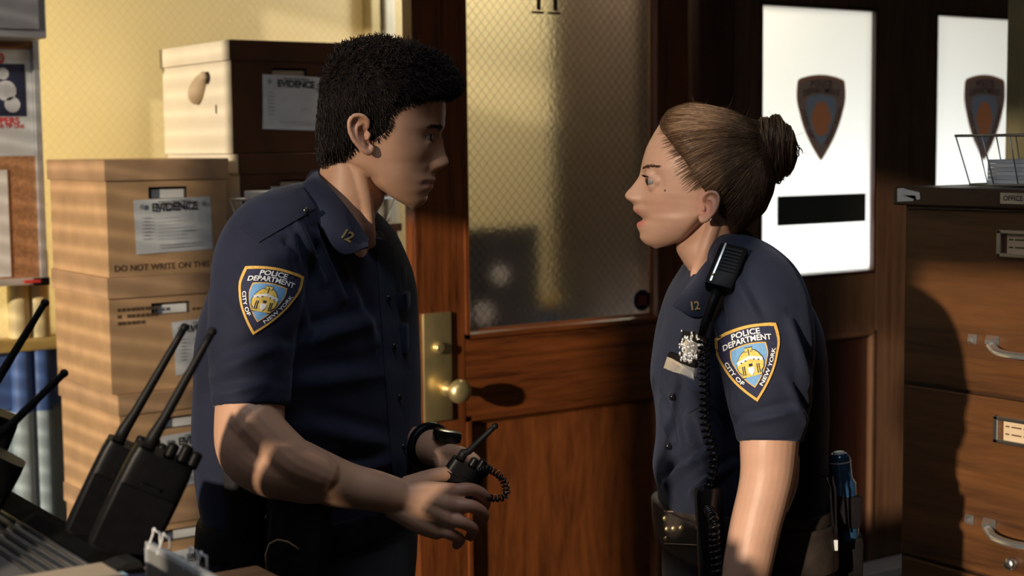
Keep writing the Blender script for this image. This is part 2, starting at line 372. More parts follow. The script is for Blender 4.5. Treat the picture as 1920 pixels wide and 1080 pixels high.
# left wall out of view, its five window openings laid out to shape the sun
wins = [(-2.80, -2.32, .75, 2.01), (-2.28, -1.97, .75, 2.45), (-1.935, -1.44, .75, 2.4), (-1.14, -.72, .75, 2.02), (-.46, .30, .75, 2.6)]
wl = M(); y = YF
for (a, b, z0, z1) in wins:
    wl.box((XL - .12, y, 0), (XL, a, CEIL)); wl.box((XL - .12, a, 0), (XL, b, z0)); wl.box((XL - .12, a, z1), (XL, b, CEIL)); y = b
wl.box((XL - .12, y, 0), (XL, YB, CEIL)); struct(wl.obj('wall_left', 'wall_paint'))
for i, (a, b, z0, z1) in enumerate(wins):
    fr = M()
    for q in ((a, a + .012), (b - .012, b)): fr.box((XL - .10, q[0], z0), (XL - .02, q[1], z1))
    fr.box((XL - .12, a, z0), (XL + .02, b, z0 + .012)); fr.box((XL - .10, a, z1 - .012), (XL - .02, b, z1))
    f_ = struct(fr.obj('window_%d' % (i + 1), 'cream_light'))
    if i == 2: M().box((XL - .06, -1.95, 1.57), (XL - .055, -1.84, 1.86)).obj('window_notice', 'white_paper', f_)  # unseen sheet added to keep the sun off the man's torso
    if i in (1, 2, 4):
        sl = M(); z = z0 + .03 if i == 4 else 1.92
        while z < z1 - .02:
            hx_, hz_ = (.015, .004) if i == 4 else (.006, .0016)
            sl.add([(XL - .06 - hx_, a + .015, z - hz_), (XL - .06 - hx_, b - .015, z - hz_), (XL - .06 + hx_, b - .015, z + hz_), (XL - .06 + hx_, a + .015, z + hz_)], [(0, 1, 2, 3)]); z += .05 if i == 4 else .012
        bl = sl.obj('blind_and_dimmer_slats', 'cream_light', f_); bl['kind'] = 'stuff'  # the fine slats in two windows are added to dim sun on the faces

# yellow obscured-glass partition at the back with sill rail, mullion and dado
PY = .85
pw = struct(M().box((XL, PY + .02, 0), (1.12, PY + .10, 1.16)).obj('wall_back', 'pale_blue_paint'))
M().box((XL, PY + .005, 1.01), (1.12, PY + .02, 1.16)).obj('painted_band', 'blue_paint', pw)
M().box((XL, PY - .02, 1.16), (1.12, PY + .09, 1.195), 0, .008).obj('sill_rail', 'gold_paint', pw)
M().box((XL, PY + .03, 1.195), (1.12, PY + .05, CEIL)).obj('glass_pane', 'wired_glass_yellow', pw)
xm = ony(690, 60, PY).x
M().box((xm, PY - .02, 1.195), (xm + .035, PY + .08, CEIL), 0, .006).obj('mullion', 'cream_paint', pw)
M().box((xm + .04, PY - .035, 1.195), (xm + .075, PY + .08, CEIL), 0, .008).obj('mullion', 'cream_light', pw)
for k, uu in enumerate((42, 80)):
    q = ony(uu, 600, PY - .02)
    for (z0, z1, m_) in ((1.195, 1.42, 'cream_paint'), (1.0, 1.16, 'blue_paint'), (0, 1.0, 'pale_blue_paint')):
        M().lathe([(.028, z0), (.028, z1)], 20, 0, 'Z', (q.x, q.y + .028, 0)).obj('moulding', m_, pw, smooth='auto')
M().box((1.10, .45, 0), (1.16, 1.0, CEIL)).obj('post', 'dark_wall', pw)
sbox('wall_lobby', (1.32, 1.9, 0), (XR, 1.98, CEIL), 'wall_paint')

# dark board behind the wired glass; white discs painted in for bright spots
a = ony(862, 430, .55); b = ony(1012, 625, .55)
nb = thing('notice_board', 'dark blue board with two pale discs painting bright spots, blurred behind the door glass', 'notice board', ((a.x + b.x) / 2, .55, 0))
bw = (b.x - a.x) / 2
M().box((-bw, 0, b.z - .1), (bw, .03, a.z), 0, .004).obj('panel', 'dark_board', nb)
for x in (-bw + .02, bw - .02): M().box((x - .012, .004, 0), (x + .012, .026, b.z - .1)).obj('leg', 'dark_board', nb)
for uu, vv, r in ((936, 515, .028), (905, 588, .034)):
    q = ony(uu, vv, .55); M().lathe([(r, 0), (r * .98, -.006)], 24, 0, 'Y', (q.x - (a.x + b.x) / 2, -.001, q.z)).obj('bright_spot_disc', 'white_plastic', nb)

# ---------------------------------------------------------------- the wooden door with wired glass
DX = ony(779, 500, 0).x; DW = .875; DTH = .045; DT = 2.45
gx0, gx1 = ony(868, 300, 0).x, ony(1236, 300, 0).x
gz = ony(872, 636, 0).z; pz = ony(872, 782, 0).z
dr = bpy.data.objects.new('door_1', None); COL.objects.link(dr); dr.location = (DX, 0, 0); struct(dr)
def dl(x): return x - DX
M().box((0, 0, .02), (dl(gx0), DTH, DT), 0, .003).obj('stile', 'door_wood_upright', dr)
M().box((dl(gx1), 0, .02), (DW, DTH, DT), 0, .003).obj('stile', 'door_wood_upright', dr)
M().box((dl(gx0), .001, pz), (dl(gx1), DTH - .001, gz)).obj('lock_rail', 'door_wood_level', dr)
M().box((dl(gx0), .001, 2.33), (dl(gx1), DTH - .001, DT)).obj('top_rail', 'door_wood_level', dr)
M().box((dl(gx0), .001, .02), (dl(gx1), DTH - .001, .28)).obj('bottom_rail', 'door_wood_level', dr)
M().box((dl(gx0), .016, .28), (dl(gx1), .030, pz)).obj('panel', 'door_wood_panel', dr)
M().box((dl(gx0), .018, gz), (dl(gx1), .024, 2.33)).obj('glass_pane', 'wired_glass', dr)
def bead(z0, z1, lip):
    A, B = dl(gx0), dl(gx1)
    for nm, a_, b_ in (('v', (A, 0, z0), (A, 0, z1)), ('v', (B, 0, z0), (B, 0, z1)), ('h', (A, 0, z0), (B, 0, z0)), ('h', (A, 0, z1), (B, 0, z1))):
        g = M(); s_ = .022
        if nm == 'v':
            sg = 1 if a_[0] == A else -1
            g.loft([[(a_[0], -lip, z), (a_[0] + sg * s_ * .5, -lip * 1.0, z), (a_[0] + sg * s_ * .75, .006, z), (a_[0] + sg * s_, .010, z), (a_[0] + sg * s_, .018, z), (a_[0], .018, z)] for z in (z0, z1)])
        else:
            sg = 1 if a_[2] == z0 else -1
            g.loft([[(x, -lip, a_[2]), (x, -lip, a_[2] + sg * s_ * .5), (x, .006, a_[2] + sg * s_ * .75), (x, .010, a_[2] + sg * s_), (x, .018, a_[2] + sg * s_), (x, .018, a_[2])] for x in (A, B)])
        g.obj('moulding', 'door_wood_upright' if nm == 'v' else 'door_wood_level', dr)
bead(gz, 2.33, .006); bead(.28, pz, .006)
# lock plate, cylinder, knob, latch, numerals, round sticker
a = ony(790, 588, 0); b = ony(846, 786, 0)
lp = M().box((dl(a.x), -.009, b.z), (dl(b.x), .0, a.z), 0, .005).obj('lock_plate', 'brass', dr, 'auto')
c = ony(817, 651, 0); M().lathe([(.014, 0), (.014, -.012), (.011, -.016), (.004, -.017)], 20, 0, 'Y', (dl(c.x), -.008, c.z)).obj('lock_cylinder', 'brass', lp, 'auto')
c = ony(836, 728, 0)
M().lathe([(.020, 0), (.020, -.008), (.012, -.014), (.011, -.03), (.022, -.038), (.0295, -.05), (.030, -.06), (.024, -.07), (.012, -.075), (.002, -.076)], 28, 0, 'Y', (dl(c.x), -.008, c.z)).obj('door_knob', 'brass', lp, True)
lt_ = M().box((-.0015, .010, ony(764, 745, .02).z), (.004, .035, ony(764, 650, .02).z)).obj('latch_plate', 'brass', dr)
M().box((-.010, .015, ony(764, 712, .02).z), (.0, .030, ony(764, 682, .02).z)).obj('latch_bolt', 'steel', lt_)
q = ony(1033, 3, .0)
tv, tf = text2d('11', .105, .012); num = M().add([(dl(q.x) + x, .0165, q.z + .012 + y) for x, y in tv], tf)
for s_ in (-1, 1): num.box((dl(q.x) + s_ * .026 - .022, .0162, q.z - .030), (dl(q.x) + s_ * .026 + .016, .0172, q.z - .024))
num.obj('door_numeral', 'print_brown', dr, recalc=False)
c = ony(1204, 563, .016); st = M(); st.lathe([(.029, 0), (.029, -.002)], 28, 0, 'Y', (dl(c.x), .0175, c.z))
st.lathe([(.023, -.002), (.023, -.0025)], 28, 1, 'Y', (dl(c.x), .0175, c.z))
for k in (-1, 0, 1): st.box((dl(c.x) + k * .011 - .003, .0145, c.z - .014), (dl(c.x) + k * .011 + .003, .0151, c.z + .014), 2)
st.obj('round_sticker', ['print_navy', 'decal_dark', 'decal_red'], dr)

# ---------------------------------------------------------------- dark timber wall with the glazed double doors
sx0 = ony(1425, 300, 0).x; sx1 = ony(1645, 300, 0).x; smid = ony(1705, 300, 0).x; tx0 = ony(1752, 300, 0).x; tx1 = tx0 + (sx1 - sx0)
sz0 = ony(1535, 521, 0).z; sz1 = ony(1535, 8, 0).z
jx = DX + DW + .012
tw = struct(M().box((jx, -.03, 0), (jx + .075, .10, CEIL), 0, .006).obj('trim_1', 'frame_wood'))
M().box((jx + .085, 0, 0), (sx0 - .19, .05, CEIL)).obj('panel_board', 'frame_wood', tw)
M().box((sx0 - .18, -.025, 0), (sx0 - .115, .06, CEIL), 0, .005).obj('casing', 'frame_wood', tw)
M().box((DX - .01, -.02, DT + .01), (jx + .02, .1, CEIL)).obj('head_board', 'frame_wood', tw)
M().box((sx0 - .115, -.02, sz1 + .14), (tx1 + .12, .06, CEIL)).obj('head_board', 'frame_wood', tw)
def leaf(n, x0, x1, g0, g1):
    d = bpy.data.objects.new('door_%d' % n, None); COL.objects.link(d); d.location = (x0, 0, 0); struct(d)
    W_ = 'frame_wood_brown' ; w0, w1, h0, h1 = x1 - x0, 0, g0 - x0, g1 - x0
    M().box((0, 0, .015), (h0, .045, sz1 + .13), 0, .004).obj('stile', W_, d)
    M().box((h1, 0, .015), (w0, .045, sz1 + .13), 0, .004).obj('stile', W_, d)
    M().box((h0, .001, sz1), (h1, .044, sz1 + .13)).obj('top_rail', W_, d)
    M().box((h0, .001, sz0 - .17), (h1, .044, sz0)).obj('middle_rail', W_, d)
    M().box((h0, .001, .015), (h1, .044, .24)).obj('bottom_rail', W_, d)
    M().box((h0, .018, .24), (h1, .03, sz0 - .17)).obj('panel', 'frame_wood', d)
    for z in (sz0 - .17 - .018, .24): M().box((h0, -.004, z), (h1, .018, z + .018), 0, .006).obj('moulding', W_, d)
    for x in (h0, h1 - .018): M().box((x, -.004, .24), (x + .018, .018, sz0 - .17), 0, .006).obj('moulding', W_, d)
    for x in (h0, h1 - .012): M().box((x, .0, sz0), (x + .012, .018, sz1), 0, .004).obj('moulding', 'frame_wood', d)
    for z in (sz0, sz1 - .012): M().box((h0, .0, z), (h1, .018, z + .012), 0, .004).obj('moulding', 'frame_wood', d)
    P = M().add([(h0, .022, sz0), (h1, .022, sz0), (h1, .022, sz1), (h0, .022, sz1)], [(0, 1, 2, 3)]).obj('glass_pane', 'frosted_pane', d)
    return d, P
dA, pA = leaf(2, sx0 - .113, smid - .001, sx0, sx1); dB, pB = leaf(3, smid + .001, tx1 + .12, tx0, tx1)
# shield emblem shape: canonical outline, x in -1..1, y from 1 (crown) to -1.3 (tip)
def shield_half(t):                    # right edge from crown corner down to the tip, t 0..1
    y = .86 - t * 2.16; x = 1.0 * (1 - max(0, (t - .18) / .82) ** 1.9) + .045 * math.sin(min(1, t / .4) * math.pi); return x, y
def shield_outline(k=1.0, n=22, crown=10):
    R = [shield_half(i / n) for i in range(n + 1)]
    top = [(-1 + 2 * i / crown, .86 + .14 * (1 - (-1 + 2 * i / crown) ** 2)) for i in range(crown + 1)]
    pts = top + R[1:] + [(-x, y) for x, y in R[1:-1]][::-1]
    cy = -.05; return [(x * k, cy + (y - cy) * k) for x, y in pts]
def fan(pts, c=(0, 0), m=9):            # filled outline, cut into rings so that it can follow a curved surface
    n = len(pts); v = [c]; f = [(0, i + 1, (i + 1) % n + 1) for i in range(n)]
    for k in range(1, m + 1): v += [(c[0] + (x - c[0]) * k / m, c[1] + (y - c[1]) * k / m) for x, y in pts]
    for k in range(m - 1):
        for i in range(n): a, b = 1 + k * n + i, 1 + k * n + (i + 1) % n; f.append((a, b, b + n, a + n))
    return v, f
def ring2(po, pi):
    n = len(po); return list(po) + list(pi), [(i, (i + 1) % n, n + (i + 1) % n, n + i) for i in range(n)]
def letters(s_, pos, size, bold=.02):   # letters laid one by one at (x, y, angle)
    out = []
    for ch, (x, y, a_) in zip(s_, pos):
        if ch == ' ': continue
        v, f = text2d(ch, size, bold); ca, sa = math.cos(a_), math.sin(a_)
        out.append(([(x + p[0] * ca - p[1] * sa, y + p[0] * sa + p[1] * ca) for p in v], f))
    return out
def shield_layers():                   # list of (layer height, material slot, verts2d, faces)
    Lr = []
    o1, o2 = shield_outline(1.0), shield_outline(.915)
    Lr.append((1, 0) + ring2(o1, o2)); Lr.append((0, 1) + fan(shield_outline(.93), (0, -.05)))
    inn = [(x * .585, -.15 + (y + .05) * .585) for x, y in shield_outline(1.0)]; inn2 = [(x * .55, -.15 + (y + .05) * .55) for x, y in shield_outline(1.0)]
    Lr.append((1, 0) + ring2(inn, inn2)); Lr.append((1, 2) + fan(inn2, (0, -.2)))
    def word(txt, width, size, fn):
        v, f = text2d(txt, 1, .022); x0 = min(p[0] for p in v); x1 = max(p[0] for p in v)
        Lr.append((2, 3, [fn((p[0] - x0) / (x1 - x0), p[1] * size) for p in v], f))
    word('POLICE', 0, .235, lambda a, y: ((a - .5) * .92, .775 + y - .16 * ((a - .5) * .92) ** 2))
    word('DEPARTMENT', 0, .235, lambda a, y: ((a - .5) * 1.56, .575 + y - .15 * ((a - .5) * 1.56) ** 2))
    def along(side, s0, s1):
        def fn(a, y):
            t = s0 + (s1 - s0) * a; x, yy = shield_half(t); x2, y2 = shield_half(t + .01); tx, ty = x2 - x, y2 - yy; l = math.hypot(tx, ty); nx, ny = ty / l, -tx / l   # inward normal
            k = .805; return (side * (x * k + nx * y), -.05 + (yy + .05) * k + ny * y)
        return fn
    word('CITY OF', 0, .165, along(-1, .36, .80)); word('NEW YORK', 0, .165, along(1, .88, .30))
    # city arms: yellow figures with a pale shield, white chevron band and scales above
    blob = [(-.30, -.52), (.30, -.52), (.30, -.40), (.38, -.32), (.42, -.15), (.38, 0), (.34, .05), (.30, .12), (.2, .22), (.1, .26), (.12, .33), (-.12, .33), (-.1, .26), (-.2, .22), (-.30, .12), (-.34, .05), (-.38, 0), (-.42, -.15), (-.38, -.32), (-.30, -.40)]
    Lr.append((2, 1) + fan([(x * 1.07, -.1 + (y + .1) * 1.06) for x, y in blob], (0, -.1))); Lr.append((3, 4) + fan(blob, (0, -.1)))
    Lr.append((4, 3, [(-.40, -.02), (0, .10), (.40, -.02), (.40, -.12), (0, 0), (-.40, -.12)], [(0, 1, 4, 5), (1, 2, 3, 4)]))
    Lr.append((4, 3) + fan([(-.1, -.25), (.1, -.25), (.1, -.38), (0, -.5), (-.1, -.38)], (0, -.35)))
    for x in (-.26, -.2, .2, .26): Lr.append((4, 1, [(x - .015, -.46), (x + .015, -.46), (x + .015, -.18), (x - .015, -.18)], [(0, 1, 2, 3)]))
    for x in (-.27, -.13, .13, .27): Lr.append((5, 1, [(x - .022, -.055 - .27 * abs(x) + .045), (x + .022, -.055 - .27 * abs(x) + .045), (x + .022, -.02 - .27 * abs(x) + .045), (x - .022, -.02 - .27 * abs(x) + .045)], [(0, 1, 2, 3)]))
    for x in (-.09, .09): Lr.append((4, 1, [(x - .05, .22), (x + .05, .22), (x + .05, .235), (x - .05, .235)], [(0, 1, 2, 3)]))
    Lr.append((4, 1, [(-.06, -.14), (.06, -.14), (.05, -.22), (-.05, -.22)], [(0, 1, 2, 3)]))
    Lr.append((4, 1, [(-.012, .1), (.012, .1), (.012, .30), (-.012, .30)], [(0, 1, 2, 3)]))
    return Lr
SHIELD = shield_layers()
def polar(pts, c, n=48):                # outline re-read at even angles round c
    P = [(math.atan2(y - c[1], x - c[0]) % (2 * math.pi), math.hypot(x - c[0], y - c[1])) for x, y in pts]; P.sort(); A = [p[0] for p in P]; R = [p[1] for p in P]
    A = [A[-1] - 2 * math.pi] + A + [A[0] + 2 * math.pi]; R = [R[-1]] + R + [R[0]]
    return [(c[0] + r * math.cos(a), c[1] + r * math.sin(a)) for a, r in ((t, float(np.interp(t, A, R))) for t in [2 * math.pi * i / n for i in range(n)])]
_o, _i = shield_outline(1.0, 60, 30), [(x * .60, -.16 + (y + .05) * .60) for x, y in shield_outline(1.0, 60, 30)]
_b = [l[2][-20:] for l in SHIELD if l[1] == 4][0]; _c = (0, -.16)
_po, _pm, _pi, _pb = polar(_o, _c, 90), polar([(x * .92, -.05 + (y + .05) * .92) for x, y in _o], _c, 90), polar(_i, _c, 90), polar(_b, _c, 90)
FLAT = [(0, 0) + ring2(_po, _pm), (0, 1) + ring2(_pm, _pi), (0, 2) + ring2(_pi, _pb), (0, 4) + fan(_pb, _c)] + [l for l in SHIELD if l[1] == 3 and l[0] == 2]
def flat_shield(d, u, x_org, par):
    c = ony(u, 222, .02); hw = abs(ony(1584, 222, .02).x - ony(1496, 222, .02).x) / 2; zt, zb = ony(u, 140, .02).z, ony(u, 302, .02).z; hz = (zt - zb) / 2.30
    g = M()
    for (h, mi, v, f) in FLAT: g.add([(c.x - x_org + x * hw, .0205 - h * .0006, zb + (y + 1.30) * hz) for x, y in v], f, mi)
    return g.obj('shield_emblem', ['decal_brown', 'decal_dark', 'decal_blue', 'decal_text', 'decal_orange'], par, recalc=False)
flat_shield(dA, 1540, sx0 - .113, pA); flat_shield(dB, 1846, smid + .001, pB)
a = ony(1458, 371, .02); b = ony(1620, 411, .02)
M().box((a.x - (sx0 - .113), .014, b.z - .006), (b.x - (sx0 - .113), .0212, a.z + .004)).obj('dark_plate', 'decal_plate', pA)
sbox('wall_side', (tx1 + .121, 0, 0), (XR, .06, CEIL), 'dark_wall')
# olive painted column by the double doors
q = toW(H(1884, 200, 3.6))
cl = struct(M().box((q.x, q.y - .3, 0), (q.x + .3, q.y, CEIL), 0, .01).obj('trim_2', 'olive_paint'))
for k in (.05, .12): M().box((q.x - .012, q.y - k - .035, 0), (q.x, q.y - k, CEIL), 0, .005).obj('moulding', 'olive_paint', cl)
# low white-topped bench under the double doors
a = ony(1600, 1075, -.25)
bn = thing('low_bench', 'low narrow bench with a white top under the glazed double doors', 'bench', (a.x + .30, -.06, 0))
bz = ony(1640, 1052, -.02).z
M().box((-.3, -.05, bz - .03), (.3, .05, bz), 0, .004).obj('seat', 'white_plastic', bn)
for sx in (-1, 1):
    for sy in (-1, 1): M().box((sx * .27 - .012, sy * .032 - .012, 0), (sx * .27 + .012, sy * .032 + .012, bz - .03)).obj('leg', 'steel', bn)

# ---------------------------------------------------------------- evidence boxes
def bars(rows, mi=0): return rows
def evidence_sheet(par, cx, y, cz, w_, h_, tilt=0.0, big=True):
    R = Matrix.Translation((cx, y, cz)) @ Matrix.Rotation(tilt, 4, 'Y')
    sh = M(); nx = 6
    sh.grid([[(-w_ / 2 + w_ * i / nx, -.0012 - .0015 * math.sin(i * 1.3 + j), -h_ / 2 + h_ * j / 4) for i in range(nx + 1)] for j in range(5)]).xf(R)
    s_ = sh.obj('evidence_sheet', 'label_paper', par, True)
    g = M(); Y = -.0045
    tv, tf = text2d('EVIDENCE', w_ * .135, .035, spacing=.95); g.add([(x + .02 * w_, Y, y_ + h_ * .34) for x, y_ in tv], tf, 0)
    tv, tf = text2d('POLICE DEPARTMENT', w_ * .042, .01); g.add([(x + .02 * w_, Y, y_ + h_ * .44) for x, y_ in tv], tf, 0)
    for sx in (-.40, .40): g.lathe([(w_ * .033, 0), (w_ * .033, -.0003)], 12, 1, 'Y', (sx * w_, Y, h_ * .37))
    rr = random.Random(int(abs(cx * 1000)) + 3)
    for k in range(7):
        z = h_ * (.16 - k * .065)
        g.box((-.42 * w_, Y, z), ((-.42 + .08 + .05 * rr.random()) * w_, Y + .0002, z + .010 * h_ * 1.2), 1)
        g.box((-.25 * w_, Y, z - .01 * h_), ((.05 + .3 * rr.random()) * w_, Y + .0002, z - .004 * h_), 2)
    g.box((.1 * w_, Y, -.12 * h_), (.26 * w_, Y + .0002, -.11 * h_), 1); g.box((.1 * w_, Y, -.2 * h_), (.105 * w_, Y + .0002, -.11 * h_), 1)
    for k in range(2): g.box((-.22 * w_, Y, h_ * (-.36 - k * .05)), (.36 * w_, Y + .0002, h_ * (-.335 - k * .05)), 2)
    g.xf(R); g.obj('printing', ['print_black', 'print_grey', 'print_pale'], s_, recalc=False)
    return s_
def file_box(x0, y0, z0, h, label, group, w_=.315, dep=.405, rot=0.0, white=False, sheet=None, stencil=None, lines=False, paper=True):
    """x0,y0 = near left corner of the front"""
    t = thing('evidence_box', label, 'box', (x0 + w_ / 2, y0 + dep / 2, z0), rot, group)
    A, B = w_ / 2 - .006, dep / 2 - .006; hb = h - .006
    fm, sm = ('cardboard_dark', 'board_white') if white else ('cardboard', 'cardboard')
    g = M(); sl, za, zb = .048, hb - .088, hb - .060
    X = [-A, -sl, sl, A]; Z = [0, za, zb, hb]; vid = {}
    v = [(x, -B, z) for z in Z for x in X]; f = [(j * 4 + i, j * 4 + i + 1, (j + 1) * 4 + i + 1, (j + 1) * 4 + i) for j in range(3) for i in range(3) if not (i == 1 and j == 1)]
    g.add(v, f, 0)
    g.add([(-sl, -B, za), (sl, -B, za), (sl, -B, zb), (-sl, -B, zb), (-sl, -B + .03, za), (sl, -B + .03, za), (sl, -B + .03, zb), (-sl, -B + .03, zb)], [(0, 1, 5, 4), (1, 2, 6, 5), (2, 3, 7, 6), (3, 0, 4, 7), (4, 5, 6, 7)], 2)
    g.add([(-A, -B, 0), (-A, B, 0), (-A, B, hb), (-A, -B, hb)], [(0, 1, 2, 3)], 1); g.add([(A, -B, 0), (A, B, 0), (A, B, hb), (A, -B, hb)], [(0, 1, 2, 3)], 0)
    g.add([(-A, B, 0), (A, B, 0), (A, B, hb), (-A, B, hb)], [(0, 1, 2, 3)], 0); g.add([(-A, -B, 0), (A, -B, 0), (A, B, 0), (-A, B, 0)], [(0, 1, 2, 3)], 0); g.add([(-A, -B, hb), (A, -B, hb), (A, B, hb), (-A, B, hb)], [(0, 1, 2, 3)], 0)
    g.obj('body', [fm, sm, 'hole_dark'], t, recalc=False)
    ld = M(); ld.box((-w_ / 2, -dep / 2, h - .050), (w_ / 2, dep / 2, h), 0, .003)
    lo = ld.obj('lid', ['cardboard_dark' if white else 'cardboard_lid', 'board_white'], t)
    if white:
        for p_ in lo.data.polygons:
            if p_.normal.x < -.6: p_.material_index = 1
    if paper: M().box((-sl + (.012 if white is False else .004), -B + .012, za + .001), (sl - .002, -B + .016, zb - .006)).obj('file_edge', 'folder_tan' if white else 'white_paper', t)
    if sheet: evidence_sheet(t, sheet[0], -B - .001, sheet[1], sheet[2], sheet[3], sheet[4])
    if stencil:
        tv, tf = text2d(stencil, .0205, .018, spacing=1.02); M().add([(x + .005, -B - .0008, y_ + .020) for x, y_ in tv], tf).obj('stencil_print', 'print_brown', t, recalc=False)
    if lines:
        q = M()
        for k, L_ in enumerate((.10, .095, .06)):
            for j in range(9):
                if random.random() < .85 and j * .0115 < L_: q.box((-A + .02 + j * .0115, -B - .0008, hb - .075 - k * .016), (-A + .02 + j * .0115 + .008 + .002 * random.random(), -B - .0005, hb - .067 - k * .016))
        for j in range(5): q.box((.055 + j * .012, -B - .0008, hb - .083), (.055 + j * .012 + .009, -B - .0005, hb - .077))
        q.obj('printed_lines', 'print_brown', t)['kind'] = 'stuff'
    return t
S1Y = .31
ztop = ony(195, 299, S1Y).z; P1 = ztop / 6
us = [198, 206, 219, 226, 224, 222]; names1 = ['topmost', 'second', 'third', 'fourth', 'fifth', 'lowest']
sheets = [(.012, .118, .195, .128, -.02), (.085, .10, .16, .13, -.05), (.05, .105, .20, .13, -.05), (.07, .085, .20, .15, -.06), (0, .1, .2, .13, 0), (0, .1, .2, .13, 0)]
for k in range(6):
    z0 = ztop - (k + 1) * P1
    cx = ony(us[k], [420, 620, 820, 1000, 1080, 1080][k], S1Y).x if k < 4 else ony(226, 1000, S1Y).x
    lab = ['brown cardboard evidence box, topmost of the left stack, stencilled below its label', 'second brown evidence box from the top of the left stack, small print by its label',
           'brown cardboard evidence box, third from the top of the left stack, behind the radio antennas', 'brown cardboard evidence box low in the left stack, beside the standing man\'s hip',
           'brown cardboard evidence box, next to lowest of the left stack', 'brown cardboard evidence box on the floor, lowest of the left stack'][k]
    file_box(cx, S1Y + [0, .004, -.004, 0, .003, 0][k], z0, P1 - .0008, lab, 'evidence boxes in the left stack', sheet=sheets[k], rot=[0.0, -.01, .012, -.012, 0, 0][k], stencil='DO NOT WRITE ON THIS SIDE' if k == 0 else None, lines=(k == 1))
S2Y = .33
zt2 = ony(430, 73, S2Y).z; P2 = zt2 / 7
for k in range(7):
    cx = ony(432 if k == 0 else 446, 170 if k == 0 else 300, S2Y).x
    if k > 1: cx = ony(446, 300, S2Y).x
    lab = ['file box with bright white side and dark front, topmost of the tall stack', 'white-sided dark file box under the topmost box of the tall stack', 'third white-sided dark box from the top of the tall stack',
           'fourth white-sided dark box from the top of the tall stack', 'fifth white-sided dark box from the top of the tall stack', 'white-sided dark box, next to lowest of the tall stack', 'white-sided dark box on the floor, lowest of the tall stack'][k]
    cx = max(cx, ony(200, 420, S1Y).x + .326 + (.005 if k else 0)) if k > 0 else cx
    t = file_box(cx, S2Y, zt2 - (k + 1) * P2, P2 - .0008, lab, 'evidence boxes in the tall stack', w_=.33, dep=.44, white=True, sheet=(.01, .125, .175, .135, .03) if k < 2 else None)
    if k == 0:     # torn hand hole with its flap curling out of the white side
        x = -.33 / 2 + .006; R_ = P2
        M().lathe([(.016, 0), (.016, -.002)], 20, 0, 'X', (x, -.075, R_ - .088)).obj('hand_hole', 'hole_dark', t)
        fl = M()
        prof = crom([(-.004, -.070, R_ - .078, .010), (-.010, -.050, R_ - .100, .018), (-.014, -.030, R_ - .125, .020), (-.010, -.018, R_ - .142, .013), (-.002, -.012, R_ - .150, .003)], 5)
        fl.tube([(x + p[0], p[1], p[2]) for p in prof], [p[3] for p in prof], 14, flat=1)
        fl.obj('torn_flap', 'folder_tan', t, True)
        M().box((x - .001, -.125, .10), (x + .002, -.118, .122)).obj('nick', 'hole_dark', t)

# stand in front of the tall stack with a wire tray of papers on it
a = ony(452, 420, .19); sz = ony(600, 419, .19).z
std = thing('side_cabinet', 'narrow dark wooden stand behind the man, carrying a wire tray', 'cabinet', (a.x + .19, a.y, 0))
M().box((-.15, -.12, .02), (.17, .12, sz - .02), 0, .003).obj('body', 'cabinet_dark', std); M().box((-.155, -.125, sz - .02), (.18, .125, sz), 0, .004).obj('top', 'cabinet_dark', std)
M().box((-.14, -.127, .05), (.16, -.12, sz - .05), 0, .003).obj('door', 'frame_wood', std)
for sx in (-.12, .15): M().box((sx - .02, -.1, 0), (sx + .02, .1, .02)).obj('foot', 'rubber', std)
def wire_tray(t, w_, d_, h_, n, nd, m_='wire_metal', flare=.015, levels=(1.0,), r=.0014):
    for lv in levels:
        k = flare * lv; c = [(-w_ / 2 - k, -d_ / 2 - k, h_ * lv), (w_ / 2 + k, -d_ / 2 - k, h_ * lv), (w_ / 2 + k, d_ / 2 + k, h_ * lv), (-w_ / 2 - k, d_ / 2 + k, h_ * lv)]
        M().tube(c + [c[0]], r * 1.7, 6).obj('rim_wire', m_, t, True)
    c = [(-w_ / 2, -d_ / 2, .003), (w_ / 2, -d_ / 2, .003), (w_ / 2, d_ / 2, .003), (-w_ / 2, d_ / 2, .003)]; M().tube(c + [c[0]], r * 1.4, 6).obj('base_wire', m_, t, True)
    for i in range(n + 1):
        x = -w_ / 2 + w_ * i / n; k = 1 + 2 * flare / w_
        M().tube([(x * k, -d_ / 2 - flare, h_), (x, -d_ / 2, .003), (x, d_ / 2, .003), (x * k, d_ / 2 + flare, h_)], r, 5).obj('upright_wire', m_, t, True)
    for i in range(nd + 1):
        y = -d_ / 2 + d_ * i / nd; k = 1 + 2 * flare / d_
        M().tube([(-w_ / 2 - flare, y * k, h_), (-w_ / 2, y, .0045), (w_ / 2, y, .0045), (w_ / 2 + flare, y * k, h_)], r, 5).obj('cross_wire', m_, t, True)
tr_ = thing('wire_tray', 'grey wire letter tray on the stand behind the man\'s shoulder', 'tray', (a.x + .19, a.y, sz))
wire_tray(tr_, .30, .20, .062, 12, 8)
pp = M()
for k in range(5): pp.box((-.14 + .004 * (k % 3), -.092 + .003 * (k % 2), .006 + k * .011), (.135 + .004 * (k % 2), .09, .0165 + k * .011), k % 2, 0)
tag(pp.obj('paper_pile', ['white_paper', 'label_paper'], None), 'pile of white papers in the wire tray behind the man', 'papers').location = (a.x + .19, a.y, sz)
bk = M(); bk.box((-.14, -.085, .064), (.12, .085, .082), 0, .002); tag(bk.obj('notebook', 'white_paper'), 'pale notebook lying across the top of the wire tray', 'notebook').location = (a.x + .19, a.y, sz)
M().box((-.15, -.131, -.02), (-.10, -.1315, .0), 0).obj('price_card', 'orange_card', std).location = (0, 0, sz)

